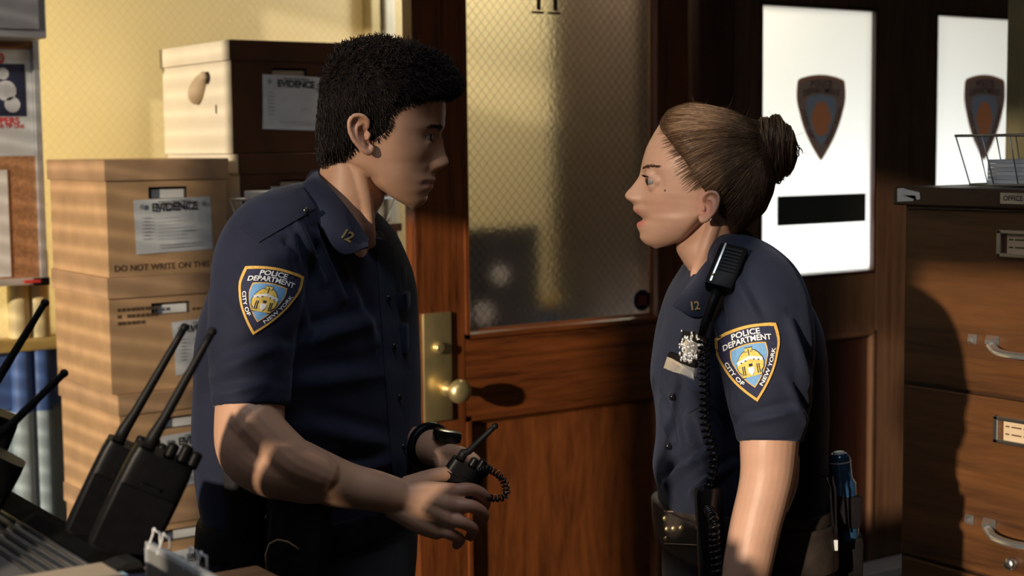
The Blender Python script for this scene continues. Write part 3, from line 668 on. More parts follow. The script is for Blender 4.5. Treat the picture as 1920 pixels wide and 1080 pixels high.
# ---------------------------------------------------------------- cork board, posters, grey wall box
CY = .76
q = ony(74, 300, CY); qb = ony(60, 527, CY).z; qt = ony(60, 20, CY).z; CW = .62
cb = thing('cork_board', 'cork notice board in a metal frame at the far left', 'notice board', (q.x - CW / 2, CY + .06, qb))
hh = qt - qb
M().box((-CW / 2, -.055, 0), (CW / 2, -.045, hh)).obj('cork_panel', 'cork', cb)
M().box((-CW / 2, -.045, 0), (CW / 2, .024, hh)).obj('backing', 'cabinet_dark', cb)
for s_ in (-1, 1): M().box((s_ * CW / 2 - .009, -.066, -.009), (s_ * CW / 2 + .009, -.045, hh + .009), 0, .003).obj('frame_upright', 'frame_metal', cb)
for z in (0, hh): M().box((-CW / 2 + .009, -.066, z - .009), (CW / 2 - .009, -.045, z + .009), 0, .003).obj('frame_rail', 'frame_metal', cb)
M().box((CW / 2 - .03, -.071, -.012), (CW / 2 + .012, -.066, .008), 0, .002).obj('corner_clip', 'black_plastic', cb)
M().box((CW / 2 - .055, -.074, -.004), (CW / 2 - .012, -.068, .004), 0, .002).obj('red_pin', 'print_red', cb)
M().box((-CW / 2 + .01, -.064, ony(40, 88, CY).z - qb), (CW / 2 - .01, -.056, ony(40, 72, CY).z - qb)).obj('divider_strip', 'desk_wood', cb)
def bl_(u, v): p_ = ony(u, v, CY); return p_.x, p_.z
px1, pz1 = bl_(66, 292); px0, pz0 = bl_(-60, 90)
ps = thing('poster', 'pinned poster with a dark photograph between red lines of print, on the cork board', 'poster', (0, CY + .0035, 0))
M().box((px0, 0, pz1), (px1, .0012, pz0)).obj('sheet', 'label_paper', ps)
ax, az = bl_(47, 120); bx_, bz_ = bl_(-30, 218); M().box((ax, -.0008, bz_), (bx_, 0, az)).obj('photograph', 'print_navy', ps)
fg = M()
for (uu, vv, r) in ((6, 138, .015), (12, 170, .026), (24, 196, .020)):
    x, z = bl_(uu, vv); fg.lathe([(r, -.0009), (r * .98, -.0012)], 14, 0, 'Y', (x, 0, z))
fg.obj('pale_shapes', 'print_pale', ps)['kind'] = 'stuff'
tx_, tz_ = bl_(0, 110); tv, tf = text2d('00', .034, .03, 'CENTER'); M().add([(tx_ + x - .005, -.0009, tz_ + y_) for x, y_ in tv], tf).obj('red_print', 'print_red', ps, recalc=False)
tx_, tz_ = bl_(37, 227); tv, tf = text2d('STOPPERS', .024, .03, 'RIGHT'); M().add([(tx_ + x, -.0009, tz_ + y_) for x, y_ in tv], tf).obj('red_print', 'print_red', ps, recalc=False)
tx_, tz_ = bl_(46, 237); tv, tf = text2d('CALL THE TIP LINE', .013, .02, 'RIGHT'); M().add([(tx_ + x, -.0009, tz_ + y_) for x, y_ in tv], tf).obj('red_print', 'print_red', ps, recalc=False)
px1, pz1 = bl_(22, 526); px0, pz0 = bl_(-70, 320)
nt_ = M(); nt_.box((px0, CY + .0015, pz1 + .01), (px1, CY + .003, pz0)); tag(nt_.obj('notice_sheet', 'white_paper'), 'plain white sheet pinned low on the cork board', 'notice')
q = ony(88, 72, .62)
wb = thing('wall_cabinet', 'grey metal wall box above the cork board, cut by the top left corner', 'cabinet', (q.x - .3, .74, q.z))
M().box((-.3, -.12, 0), (.3, .13, .45), 0, .004).obj('body', 'grey_metal', wb); M().box((-.29, -.128, .02), (.28, -.12, .43), 0, .003).obj('door', 'grey_metal', wb)

# ---------------------------------------------------------------- wood-grain filing cabinet
XC = toW(H(1690, 400, 2.76)).x
def fc(u, v): p_ = onx(u, v, XC); return p_.y, p_.z
y1, zt = fc(1690, 350); _, zl = fc(1690, 384); y0 = y1 - .47
fcb = thing('filing_cabinet', 'dark wood-grain filing cabinet with chrome handles at the right', 'filing cabinet', (XC, (y0 + y1) / 2, 0))
ym = (y0 + y1) / 2
def fl_(u, v, off=0): p_ = onx(u, v, XC); return p_.y - ym, p_.z
M().box((.012, y0 - ym, 0.05), (.66, y1 - ym, zl), 0, .003).obj('body', 'cabinet_dark', fcb)
M().box((.03, y0 - ym + .02, 0), (.64, y1 - ym - .02, .05)).obj('plinth', 'rubber', fcb)
tp = M().box((-.012, y0 - ym - .008, zl), (.67, y1 - ym + .008, zt), 0, .003).obj('top', 'cabinet_dark', fcb)
_, d1 = fl_(1722, 717); dh = zl - d1
dz = [zl - .004]; 
while dz[-1] - dh > .05: dz.append(dz[-1] - dh)
def pyramid(g, y, z, hw, hz, h, mi=0):
    g.add([(-.001, y - hw, z - hz), (-.001, y + hw, z - hz), (-.001, y + hw, z + hz), (-.001, y - hw, z + hz), (-h, y - hw * .35, z - hz * .35), (-h, y + hw * .35, z - hz * .35), (-h, y + hw * .35, z + hz * .35), (-h, y - hw * .35, z + hz * .35)],
          [(0, 1, 5, 4), (1, 2, 6, 5), (2, 3, 7, 6), (3, 0, 4, 7), (4, 5, 6, 7)], mi)
ly, lz = fl_(1872, 456); hy, hz_ = fl_(1824, 636); my, mz = fl_(1862, 640)
for k in range(len(dz) - (0 if dz[-1] - dh > .04 else 1)):
    top_, bot = dz[k] - .003, max(.06, dz[k] - dh + .003)
    dr_ = M().box((0, y0 - ym + .012, bot), (.014, y1 - ym - .012, top_), 0, .003).obj('drawer', 'cabinet_wood', fcb)
    sh = -k * dh
    # label holder
    lw, lh = .088, .046; Yc = ly - lw / 2; g = M(); z = lz + sh
    for (a_, b_) in (((-lw / 2, -lh / 2), (lw / 2, -lh / 2 + .007)), ((-lw / 2, lh / 2 - .007), (lw / 2, lh / 2)), ((lw / 2 - .009, -lh / 2), (lw / 2, lh / 2)), ((-lw / 2, -lh / 2), (-lw / 2 + .009, lh / 2))):
        g.box((-.006, Yc + a_[0], z + a_[1]), (.001, Yc + b_[0], z + b_[1]), 0, .0015)
    g.box((-.0008, Yc - lw / 2 + .012, z - lh / 2 + .006), (.0005, Yc + lw / 2 - .018, z + lh / 2 - .006), 1)
    for r_i in range(2):
        for j in range(4): g.box((-.0012, Yc + .022 - j * .012 - .008 - .004 * (j % 2), z + .006 - r_i * .013), (-.0008, Yc + .022 - j * .012, z + .0085 - r_i * .013), 2)
    g.obj('label_holder', ['steel', 'folder_tan', 'print_brown'], dr_)
    # thumb latch and pull handle
    g = M(); pyramid(g, hy, hz_ + sh, .009, .009, .010); g.obj('latch', 'chrome', dr_)
    g = M(); pyramid(g, my, mz + sh, .013, .010, .016)
    pts = crom([(-.012, my - .002, mz + sh - .004), (-.028, my - .03, mz + sh - .012), (-.034, my - .07, mz + sh - .014), (-.028, my - .11, mz + sh - .012), (-.012, my - .138, mz + sh - .004)], 6)
    g.tube(pts, .0075, 10, flat=.45); pyramid(g, my - .14, mz + sh, .013, .010, .016); g.obj('handle', 'chrome', dr_, 'auto')
    if k == 2 or k == 1:
        pass
ky, kz = fl_(1899, 1056); M().lathe([(.011, 0), (.011, -.010), (.008, -.014), (.002, -.0145)], 20, 0, 'X', (0, ky, kz)).obj('lock_knob', 'steel', fcb, True)
sk = M(); a0, b0 = fl_(1692, 353); a1, b1 = fl_(1735, 379)
pts = [(a0, b0), (a0 - .012, b0 + .001), (a0 - .024, b0 - .002), (a1 + .002, b0 - .006), (a1, b1 + .006), (a1 + .008, b1 + .004), (a1 + .012, b1 + .012), (a1 + .016, b1 + .002), (a0, b1)]
v, f = fan([(y_, z_) for y_, z_ in pts], (a0 - .012, (b0 + b1) / 2)); sk.add([(-.0132, y_, z_) for y_, z_ in v], f); sk.obj('torn_sticker', 'white_plastic', tp, recalc=False)
a0, b0 = fl_(1886, 361); pl = M(); pl.box((-.0145, a0 - .07, b0 - .018), (-.012, a0, b0), 0)
tv, tf = text2d('OFFICE', .012, .02, 'LEFT'); pl.add([(-.0149, a0 - .006 - x, b0 - .009 + y_) for x, y_ in tv], tf, 1); pl.obj('maker_plate', ['steel', 'print_black'], tp, recalc=False)
# wire basket of papers on the cabinet
a0 = onz(1845, 336, zt)
wk = thing('wire_basket', 'wire basket of papers on top of the filing cabinet', 'basket', (XC + .17, y1 - .26, zt + .001))
wire_tray(wk, .24, .30, .088, 5, 6, flare=.018)
pp = M()
for k in range(6): pp.box((-.105, -.13 + .003 * (k % 2), .005 + k * .007), (.10 - .003 * (k % 2), .125, .0115 + k * .007), k % 2)
tag(pp.obj('paper_pile', ['white_paper', 'label_paper']), 'pile of white papers in the basket on the filing cabinet', 'papers').location = (XC + .17, y1 - .26, zt + .001)

# ---------------------------------------------------------------- front desk, radio charger, radios, desk things
DZ = 1.231
c = onz(482, 1058, DZ)
dk = thing('front_desk', 'high wooden front desk whose corner shows at the bottom edge', 'desk', (c.x - .6, c.y - .21, 0))
M().box((-.6, -.12, DZ - .035), (.6, .21, DZ), 0, .004).obj('desk_top', 'desk_wood', dk)
M().box((-.6, .21, DZ - .035), (.41, .60, DZ), 0, .004).obj('desk_return', 'desk_wood', dk)
M().box((-.57, 0, .08), (.57, .18, DZ - .035)).obj('carcass', 'cabinet_dark', dk); M().box((-.57, .18, .08), (.38, .57, DZ - .035)).obj('carcass', 'cabinet_dark', dk); M().box((-.54, .03, 0), (.35, .54, .08)).obj('plinth', 'rubber', dk)
CHZ = DZ + .053
e0 = onz(232, 1046, CHZ); e1 = onz(-40, 905, CHZ)
ch_ = thing('radio_charger', 'black multi-bay radio charger with ribbed slope on the desk at the left', 'charger', (e0.x, e0.y, DZ))
Ln = e1.y - e0.y
DS = .88; prof = [(x * DS, z * DS) for x, z in [(-.19, 0), (-.19, .012), (-.075, .038), (-.012, .060), (0, .060), (.008, .055), (.014, .020), (.056, .014), (.060, .010), (.060, 0)]]
M().loft([[(x, y_, z) for x, z in prof] for y_ in (0, Ln)]).obj('housing', 'dock_grey', ch_)
M().loft([[(x * DS, y_, z * DS + .0015) for x, z in [(-.030, .0535), (-.012, .0600), (.001, .0600), (.009, .0555), (.015, .020), (.058, .0145), (.062, .010), (.062, -.0015), (.02, 0)]] for y_ in (-.002, Ln)]).obj('top_cover', 'matte_black', ch_)
for k in range(5):
    x = -.034 - k * .011; z = .038 + (x + .075) / .063 * .022
    M().tube([(x * DS, .004, z * DS + .0012), (x * DS, Ln, z * DS + .0012)], .0024, 6).obj('rib', 'dock_plastic', ch_, True)
M().loft([[(x * DS, y_, z * DS) for x, z in [(-.205, 0), (-.205, .016), (-.08, .045), (-.01, .0645), (.004, .0645), (.020, .03), (.062, .018), (.062, 0)]] for y_ in (-.035, -.002)]).obj('end_cap', 'dock_plastic', ch_)
def radio(label, pb, pt, ptip, d, wide, thick=.032, bare=False, grp='handheld radios standing in the charger', knobs=True, face=(.30, -1, .12), grille=False):
    """body axis from pixel pb (bottom) to pt (top), antenna to ptip, at depth d; width in metres"""
    B0, T0, A0 = H(*pb, d), H(*pt, d), H(*ptip, d)
    ax = (T0 - B0).normalized(); Lb = (T0 - B0).length
    fwd = Vector(face); fwd = (fwd - ax * fwd.dot(ax)).normalized(); side = ax.cross(fwd).normalized()
    if side.x < 0: side = -side
    R = Matrix((side, -fwd, ax)).transposed().to_4x4()
    Mx = Matrix.Rotation(-TH, 4, 'Z') @ R; Mx.translation = toW(B0)
    t = bpy.data.objects.new('handheld_radio', None); COL.objects.link(t); tag(t, label, 'radio', grp); t.matrix_world = Mx
    hw = wide / 2; th = thick / 2
    g = M(); rr = []
    for z, k in ((0, .93), (.006, 1), (Lb * .55, 1), (Lb * .62, 1.0), (Lb - .012, .98), (Lb, .93)):
        ring = []
        for j in range(28):
            a_ = 2 * math.pi * j / 28; c_, s_ = math.cos(a_), math.sin(a_); e = .42
            ring.append((hw * k * math.copysign(abs(c_) ** e, c_), th * k * math.copysign(abs(s_) ** e, s_), z))
        rr.append(ring)
    g.loft(rr).obj('body', 'black_plastic', t, 'auto')
    g = M()
    for k in range(6 if grille else 0): g.box((-hw * .62, -th - .001, Lb * .70 + k * .0055), (hw * .55, -th + .001, Lb * .70 + k * .0055 + .0028))
    if grille: g.obj('speaker_grille', 'rubber', t)
    M().box((-hw * .86, -th - .0012, Lb * .04), (hw * .86, -th + .001, Lb * .66), 0, .001).obj('battery', 'black_plastic', t)
    M().box((-hw * .3, -th - .002, Lb * .70), (hw * .3, -th + .001, Lb * .73), 0, .0005).obj('battery_latch', 'black_plastic', t)
    a_l = Mx.inverted() @ toW(A0); bx = -hw * .55
    base = Vector((bx, 0, Lb)); ap = [base, base + Vector((0, 0, .012)), base + (a_l - base) * .25, base + (a_l - base) * .9, a_l]
    M().tube(ap, [.0068, .0065, .005, .0038, .0038], 12).ball(tuple(a_l), .0047, 0, 8).obj('antenna', 'rubber', t, True)
    if knobs:
        for kx, hk in ((hw * .12, .012), (hw * .52, .016), (hw * .86, .013)):
            M().lathe([(.006, Lb - .002), (.006, Lb + hk), (.0045, Lb + hk + .001)], 12, 0, 'Z', (kx, 0, 0)).obj('knob', 'black_plastic', t, 'auto')
    return t
radio('black handheld radio in the charger, nearest to the man, its knobs showing', (220, 1036), (310, 852), (398, 622), 1.50, .065)
radio('black handheld radio in the charger just left of the nearest one', (172, 1008), (252, 838), (346, 614), 1.585, .062)
radio('black handheld radio at the left edge with a slanting stubby antenna', (-92, 1014), (4, 850), (120, 700), 1.64, .058, knobs=False)
radio('black handheld radio cut by the left edge with the upright long antenna', (-104, 1000), (-8, 770), (84, 568), 1.70, .058, knobs=False)
# folders, blue sheet, perforated sorter with paper clips
fz = DZ + .075
f0 = onz(190, 1053, fz)
fo = M()
for k in range(7):
    sh = .004 * (k % 3) - (.02 if k < 6 else 0)
    fo.box((f0.x - .26, f0.y - .20 + sh, DZ + k * .01065), (f0.x + sh, f0.y + sh * .5, DZ + k * .01065 + .0105), 0)
tag(fo.obj('folder_stack', 'folder_tan'), 'stack of tan folders on the desk at the bottom left', 'folders')
g = M(); q0 = onz(185, 1092, fz); R = Matrix.Translation((q0.x - .01, q0.y, fz + .0008)) @ Matrix.Rotation(-.3, 4, 'Z'); g.box((-.05, -.03, .0), (.05, .012, .0012)); g.xf(R); tag(g.obj('dark_card', 'print_navy'), 'small dark card lying on the tan folders', 'card')
b0_ = onz(230, 1053, fz); g = M(); g.box((0, -.18, -.0), (-.16, -.0, .0015)); g.xf(Matrix.Translation((b0_.x, b0_.y, fz - .0106))); tag(g.obj('blue_sheet', 'blue_paper'), 'pale blue sheet of paper lying beside the perforated sorter plate', 'paper')
pz_ = H(240, 1021, 1.41); p0 = toW(pz_)
so = thing('file_sorter', 'perforated grey metal sorter plate with paper clips on its rim', 'file sorter', (p0.x + .02, p0.y, DZ))
hz2 = p0.z - DZ
M().box((-.0015, -.165, .012), (.0015, 0, hz2 - .004)).obj('plate', 'mesh_plate', so)
M().box((-.003, -.167, hz2 - .006), (.003, .002, hz2), 0, .001).obj('rim', 'frame_metal', so)
M().box((-.003, -.003, .0), (.003, .003, hz2 - .006)).obj('edge_strip', 'frame_metal', so)
M().box((-.03, -.165, 0), (.03, 0, .012), 0, .003).obj('base', 'grey_metal', so)
for ci, (uu, vv) in enumerate(((287, 1045), (305, 1054), (356, 1077), (374, 1086))):
    q = onx(uu, vv, so.location.x); yy = q.y - p0.y
    loop = [(.002, yy - .0032, -.008), (.002, yy - .0032, .008)] + [(.002, yy - .0032 * math.cos(a_), .008 + .004 * math.sin(a_)) for a_ in np.linspace(0, math.pi, 7)] + [(.002, yy + .0032, .006), (-.004, yy + .0032, -.008)]
    cp = M(); cp.tube([(x + (.004 if i < 3 else 0), y_, z + hz2 + .002) for i, (x, y_, z) in enumerate(loop)], .0009, 6)
    o = cp.obj('paper_clip', 'white_plastic', None, True); o.location = so.location
    tag(o, ['leftmost', 'second from left', 'second from right', 'rightmost'][ci] + ' of the white wire clips on the sorter plate rim', 'paper clip', 'paper clips on the sorter')

# ================================================================ PEOPLE (built in the viewer frame, then placed in the room)
def bvh_of(ob_or_M):
    return BVHTree.FromPolygons([Vector(p) for p in ob_or_M.v], ob_or_M.f)
def remesh(parts, voxel, smooth=4, name='tmp'):
    g = M()
    for p in parts: g.join(p, 0)
    me = bpy.data.meshes.new(name); me.from_pydata(g.v, [], g.f)
    bm = bmesh.new(); bm.from_mesh(me); bmesh.ops.recalc_face_normals(bm, faces=bm.faces); bm.to_mesh(me); bm.free()
    o = bpy.data.objects.new(name, me); COL.objects.link(o)
    md = o.modifiers.new('r', 'REMESH'); md.mode = 'VOXEL'; md.voxel_size = voxel
    if smooth:
        sm = o.modifiers.new('s', 'SMOOTH'); sm.iterations = smooth; sm.factor = .5
    dg = bpy.context.evaluated_depsgraph_get(); ev = o.evaluated_get(dg); m2 = ev.to_mesh()
    V = np.empty(len(m2.vertices) * 3); m2.vertices.foreach_get('co', V); V = V.reshape(-1, 3)
    F = [tuple(p.vertices) for p in m2.polygons]; ev.to_mesh_clear()
    bpy.data.objects.remove(o); bpy.data.meshes.remove(me)
    r = M(); r.v = [tuple(p) for p in V]; r.f = F; r.m = [0] * len(F); return r
def vnormals(g):
    V = np.array(g.v); N = np.zeros_like(V); F = np.array([f[:3] for f in g.f]); n = np.cross(V[F[:, 1]] - V[F[:, 0]], V[F[:, 2]] - V[F[:, 0]])
    for k in range(3): np.add.at(N, F[:, k], n)
    ln = np.linalg.norm(N, axis=1); ln[ln == 0] = 1; return N / ln[:, None]
def proj(V):                        # viewer-frame points -> pixels
    V = np.asarray(V) - np.array(CAMP); er, eu, fw = np.array(_ER), np.array(_EU), np.array(_F)
    dz_ = V @ fw; return 960 + FPX * (V @ er) / dz_, 540 - FPX * (V @ eu) / dz_
def limb(ctrl, n=6, sides=20, tip=True):
    """ctrl: (x,y,z,r) rows -> closed tapered tube with round ends"""
    C = crom(ctrl, n); P = [Vector(c[:3]) for c in C]; R = [max(.002, c[3]) for c in C]
    t0 = (P[0] - P[1]).normalized(); t1 = (P[-1] - P[-2]).normalized()
    pre = [(P[0] + t0 * R[0] * math.sin(a), R[0] * math.cos(a)) for a in (1.4, .95, .5)]; post = [(P[-1] + t1 * R[-1] * math.sin(a), R[-1] * math.cos(a)) for a in (.5, .95, 1.4)] if tip else []
    pts = [p for p, _ in pre] + P + [p for p, _ in post]; rs = [r for _, r in pre] + R + [r for _, r in post]
    return M().tube(pts, rs, sides)
def px(u, v, d, r): p = H(u, v, d); return (p.x, p.y, p.z, r)
def folds(g, lst, face=-.15, keep=None):
    """press soft creases into a cloth mesh: (u0,v0,u1,v1,width_px,height_m)"""
    V = np.array(g.v); N = vnormals(g); u, v = proj(V); w_ = np.clip((-N[:, 1] - face) / .4, 0, 1); disp = np.zeros(len(V))
    for (u0, v0, u1, v1, wd, h) in lst:
        dx, dy = u1 - u0, v1 - v0; L2 = dx * dx + dy * dy; t = np.clip(((u - u0) * dx + (v - v0) * dy) / L2, 0, 1)
        dist = np.hypot(u - (u0 + t * dx), v - (v0 + t * dy)); taper = .35 + .65 * np.sin(np.pi * np.clip(t * .9 + .05, 0, 1))
        s_ = ((u - u0) * dy - (v - v0) * dx) / math.sqrt(L2)
        disp += h * taper * np.exp(-(dist / wd) ** 2) - .6 * h * taper * np.exp(-((dist - 1.6 * wd) / wd) ** 2) * (s_ > 0)
    if keep: disp *= 1 - np.exp(-(np.hypot((u - keep[0]), (v - keep[1])) / keep[2]) ** 6)
    V = V + N * (disp * w_)[:, None]; g.v = [tuple(p) for p in V]; return g
def noise_disp(g, amp, scale, seed=0):
    V = np.array(g.v); N = vnormals(g); r = np.random.default_rng(seed); d = np.zeros(len(V))
    for k in range(9):
        a = r.normal(size=3); a /= np.linalg.norm(a); d += np.sin((V @ a) * scale * r.uniform(.6, 1.8) + r.uniform(0, 6.28) + 1.5 * np.sin((V @ r.normal(size=3)) * scale * .5)) / 9
    g.v = [tuple(p) for p in V + N * (d * amp)[:, None]]; return g
def head_shape(d0, sign, front, ridge, back, width, shape, dents=(), n=170, m=104):
    """front: (u,v) base profile of the face; ridge: (v, extra px, sigma m) mid-line relief (nose, lips, chin);
       back: (u,v); width: (v, half width m); shape: (v, qm, pf, pb); dents: (u?,v,y,dx,sy,sz)"""
    fz = lambda pts: (np.array([H(u, v, d0).z for u, v in pts])[::-1], np.array([H(u, v, d0).x for u, v in pts])[::-1])
    zf, xf_ = fz(front); zb, xb_ = fz(back)
    uc = 700 if sign > 0 else 1300
    zv = lambda v: H(uc, v, d0).z
    zs = np.linspace(min(zf[0], zb[0]), max(zf[-1], zb[-1]), n); k_ = np.array([1, 2, 3, 2, 1.]) / 9
    def it(zp, xp): 
        y = np.interp(zs, zp, xp); yp = np.pad(y, 2, mode='edge'); return np.convolve(yp, k_, 'valid')
    XF, XB = it(zf, xf_), it(zb, xb_)
    tab = lambda rows, j: it(np.array([zv(r[0]) for r in rows])[::-1], np.array([r[j] for r in rows])[::-1])
    kk = np.hanning(19); kk /= kk.sum(); sm_ = lambda y: np.convolve(np.pad(y, 9, mode='reflect', reflect_type='odd'), kk, 'valid')
    W_ = np.clip(sm_(tab(width, 1)), .003, 1); QM, PF, PB = [sm_(tab(shape, j)) for j in (1, 2, 3)]
    RA, RS = tab(ridge, 1) * d0 / FPX, tab(ridge, 2)
    th = np.linspace(0, 2 * np.pi, m, endpoint=False); q = (1 - np.cos(th)) / 2; sd_ = np.sign(np.sin(th)); rings = []
    for i, z in enumerate(zs):
        qm, pf, pb = QM[i], PF[i], PB[i]
        hwf = (1 - np.clip(1 - q / qm, 0, 1) ** pf) ** (1 / pf); hwb = (1 - np.clip((q - qm) / (1 - qm), 0, 1) ** pb) ** (1 / pb)
        hw = W_[i] * np.where(q < qm, hwf, hwb); x = XF[i] + (XB[i] - XF[i]) * q; y = hw * sd_
        fr = np.clip(1 - q / .55, 0, 1) ** .5
        x = x + sign * RA[i] * np.exp(-.5 * (y / RS[i]) ** 2) * fr
        for (v, yy, dx, sy, sz_) in dents:
            x = x + sign * dx * np.exp(-.5 * (((np.abs(y) - yy) / sy) ** 2 + ((z - zv(v)) / sz_) ** 2)) * fr
        rings.append([(a, d0 + b, z) for a, b in zip(x, y)])
    return M().loft(rings)
def ear(cu, cv, d, hgt, sign, side, lean=.0):
    """sign: facing (+1 right), side: -1 near, +1 far; ear of height hgt centred on pixel cu,cv"""
    g = []; c = H(cu, cv, d); s = hgt / 2
    def P(a, b, o): return (c.x + sign * (a - lean * b) * s, c.y + side * o * s, c.z + b * s)
    rim = [(.30, .42, .10), (.36, .72, .30), (.12, .98, .46), (-.25, .98, .58), (-.52, .72, .66), (-.58, .30, .66), (-.48, -.15, .58), (-.28, -.50, .46), (-.02, -.78, .30), (.22, -.86, .12), (.32, -.62, .0)]
    g.append(limb([(*P(*p), s * (.125 if i < 8 else .17)) for i, p in enumerate(rim)], 4, 10))
    anti = [(.10, .60, .22), (-.20, .45, .40), (-.28, .1, .42), (-.20, -.3, .34), (.02, -.50, .24)]
    g.append(limb([(*P(*p), s * .10) for p in anti], 4, 8))
    g.append(limb([(*P(.28, .02, .08), s * .15), (*P(.22, -.16, .20), s * .12)], 3, 8))
    back = [P(a * .9, b * .92, o - .12) for a, b, o in rim]; cen = P(-.1, .05, .10)
    bm = M(); n_ = len(back); inner = [tuple(np.array(q) * .96 + np.array(cen) * .04 + np.array([0, -side * s * .25, 0])) for q in back]
    bm.add(back + inner + [cen, tuple(np.array(cen) + np.array([0, -side * s * .3, 0]))], [(i, (i + 1) % n_, n_ + (i + 1) % n_, n_ + i) for i in range(n_)] + [((i + 1) % n_, i, 2 * n_) for i in range(n_)] + [(n_ + i, n_ + (i + 1) % n_, 2 * n_ + 1) for i in range(n_)])
    g.append(bm); return g
def make_person(name, label, u, v, d):
    p = H(u, v, d); base = Vector((p.x, p.y, 0)); t = thing(name, label, 'person', toW(base), -TH); return t, base
def put(g, name, mats, root, base, smooth=True, parent=None, recalc=True):
    return g.obj(name, mats, parent or root, smooth, off=tuple(base), recalc=recalc)
def set_attr(ob, name, vals):
    a = ob.data.attributes.new(name, 'FLOAT', 'POINT'); a.data.foreach_set('value', np.asarray(vals, dtype=np.float32))
def strands(paths, radii, shades, sides=3, soft=False):
    """many thin hairs in one mesh; returns M and per-vertex shade"""
    g = M(); sh = []
    for P, r, s_ in zip(paths, radii, shades):
        k = len(P); n0 = len(g.v); rs = [r * (1 - .75 * (i / (k - 1)) ** 2) * (min(1, .15 + i / 3.5) if soft else 1) for i in range(k)]
        g.tube(P, rs, sides, cap=False); sh.extend([s_] * (len(g.v) - n0))
    return g, sh
def hit(bvh, u, v, eps=.0):
    r = ray(u, v).normalized(); loc, nr, i, ds = bvh.ray_cast(CAMP, r)
    if loc is None: return None, None
    if nr.dot(r) > 0: nr = -nr
    return loc + nr * eps, nr
def drape(bvh, pts_uv, faces, eps, last=[None]):
    out = []
    for u, v in pts_uv:
        p, n_ = hit(bvh, u, v, eps); 
        if p is None: p = last[0] if last[0] is not None else H(u, v, 2.1)
        last[0] = p; out.append(tuple(p))
    return out, faces
def quad_grid(c, nx, ny):              # four px corners (tl,tr,br,bl) -> grid
    pts = []; 
    for j in range(ny + 1):
        for i in range(nx + 1):
            a, b = i / nx, j / ny
            pts.append(tuple((1 - b) * ((1 - a) * c[0][k] + a * c[1][k]) + b * ((1 - a) * c[3][k] + a * c[2][k]) for k in range(2)))
    return pts, [(j * (nx + 1) + i, j * (nx + 1) + i + 1, (j + 1) * (nx + 1) + i + 1, (j + 1) * (nx + 1) + i) for j in range(ny) for i in range(nx)]
def slab(bvh, corners, nx, ny, eps, thick):
    """a sheet of cloth lying on another: top face and rim"""
    pts, f = quad_grid(corners, nx, ny); top, _ = drape(bvh, pts, f, eps + thick); bot, _ = drape(bvh, pts, f, eps - .002)
    g = M(); g.add(top, f); n_ = len(top); W_ = nx + 1
    edge = list(range(W_)) + [W_ * (j + 1) - 1 for j in range(1, ny + 1)] + [W_ * ny + i for i in range(nx - 1, -1, -1)] + [W_ * j for j in range(ny - 1, 0, -1)]
    o = len(edge); g.add([top[i] for i in edge] + [bot[i] for i in edge], [(i, (i + 1) % o, o + (i + 1) % o, o + i) for i in range(o)]); return g
def patch(bvh, TL, TR, TIP):
    TL, TR, TIP = map(np.array, (TL, TR, TIP)); ex = (TR - TL) / 2; mid = (TL + TR) / 2; ey = (mid - TIP) / 2.16
    g = M()
    for (h, mi, v, f) in SHIELD:
        pts = [tuple(mid + ex * x + ey * (y - .86)) for x, y in v]
        o, _ = drape(bvh, pts, f, .0018 + .0007 * h); g.add(o, f, mi)
    return g
def torso_rings(rows, d0, k, sides=56, e=2.5):
    """rows: (v, u_front, u_back, lateral half width); k shears the section as the body turns"""
    out = []; R = crom(rows, 4)
    for v, uf, ub, a in R:
        pf, pb = H(uf, v, d0), H(ub, v, d0); cx = (pf.x + pb.x) / 2; ext = abs(pf.x - pb.x) / 2; bx = math.sqrt(max(ext * ext - (k * a) ** 2, (.35 * ext) ** 2)); z = (pf.z + pb.z) / 2; ring = []
        for j in range(sides):
            t = 2 * math.pi * j / sides; c_, s_ = math.cos(t), math.sin(t)
            x_ = bx * math.copysign(abs(c_) ** (2 / e), c_); y_ = a * math.copysign(abs(s_) ** (2 / e), s_)
            ring.append((cx + x_ + k * y_, d0 + y_, z))
        out.append(ring)
    return M().loft(out)
def coil(path, r, turns, wire, n=None):
    C = crom(path, 24); P = [Vector(c[:3]) for c in C]; L = np.concatenate([[0], np.cumsum([(P[i + 1] - P[i]).length for i in range(len(P) - 1)])]); out = []
    N_ = n or turns * 9; up = None
    for s_ in np.linspace(0, L[-1], N_):
        i = min(np.searchsorted(L, s_, 'right') - 1, len(P) - 2); f = (s_ - L[i]) / max(1e-9, L[i + 1] - L[i]); p = P[i].lerp(P[i + 1], f); t = (P[i + 1] - P[i]).normalized()
        if up is None: up = t.orthogonal()
        up = (up - t * up.dot(t)).normalized(); sd_ = t.cross(up); a = 2 * math.pi * turns * s_ / L[-1]
        out.append(p + (up * math.cos(a) + sd_ * math.sin(a)) * r)
    return M().tube(out, wire, 6)
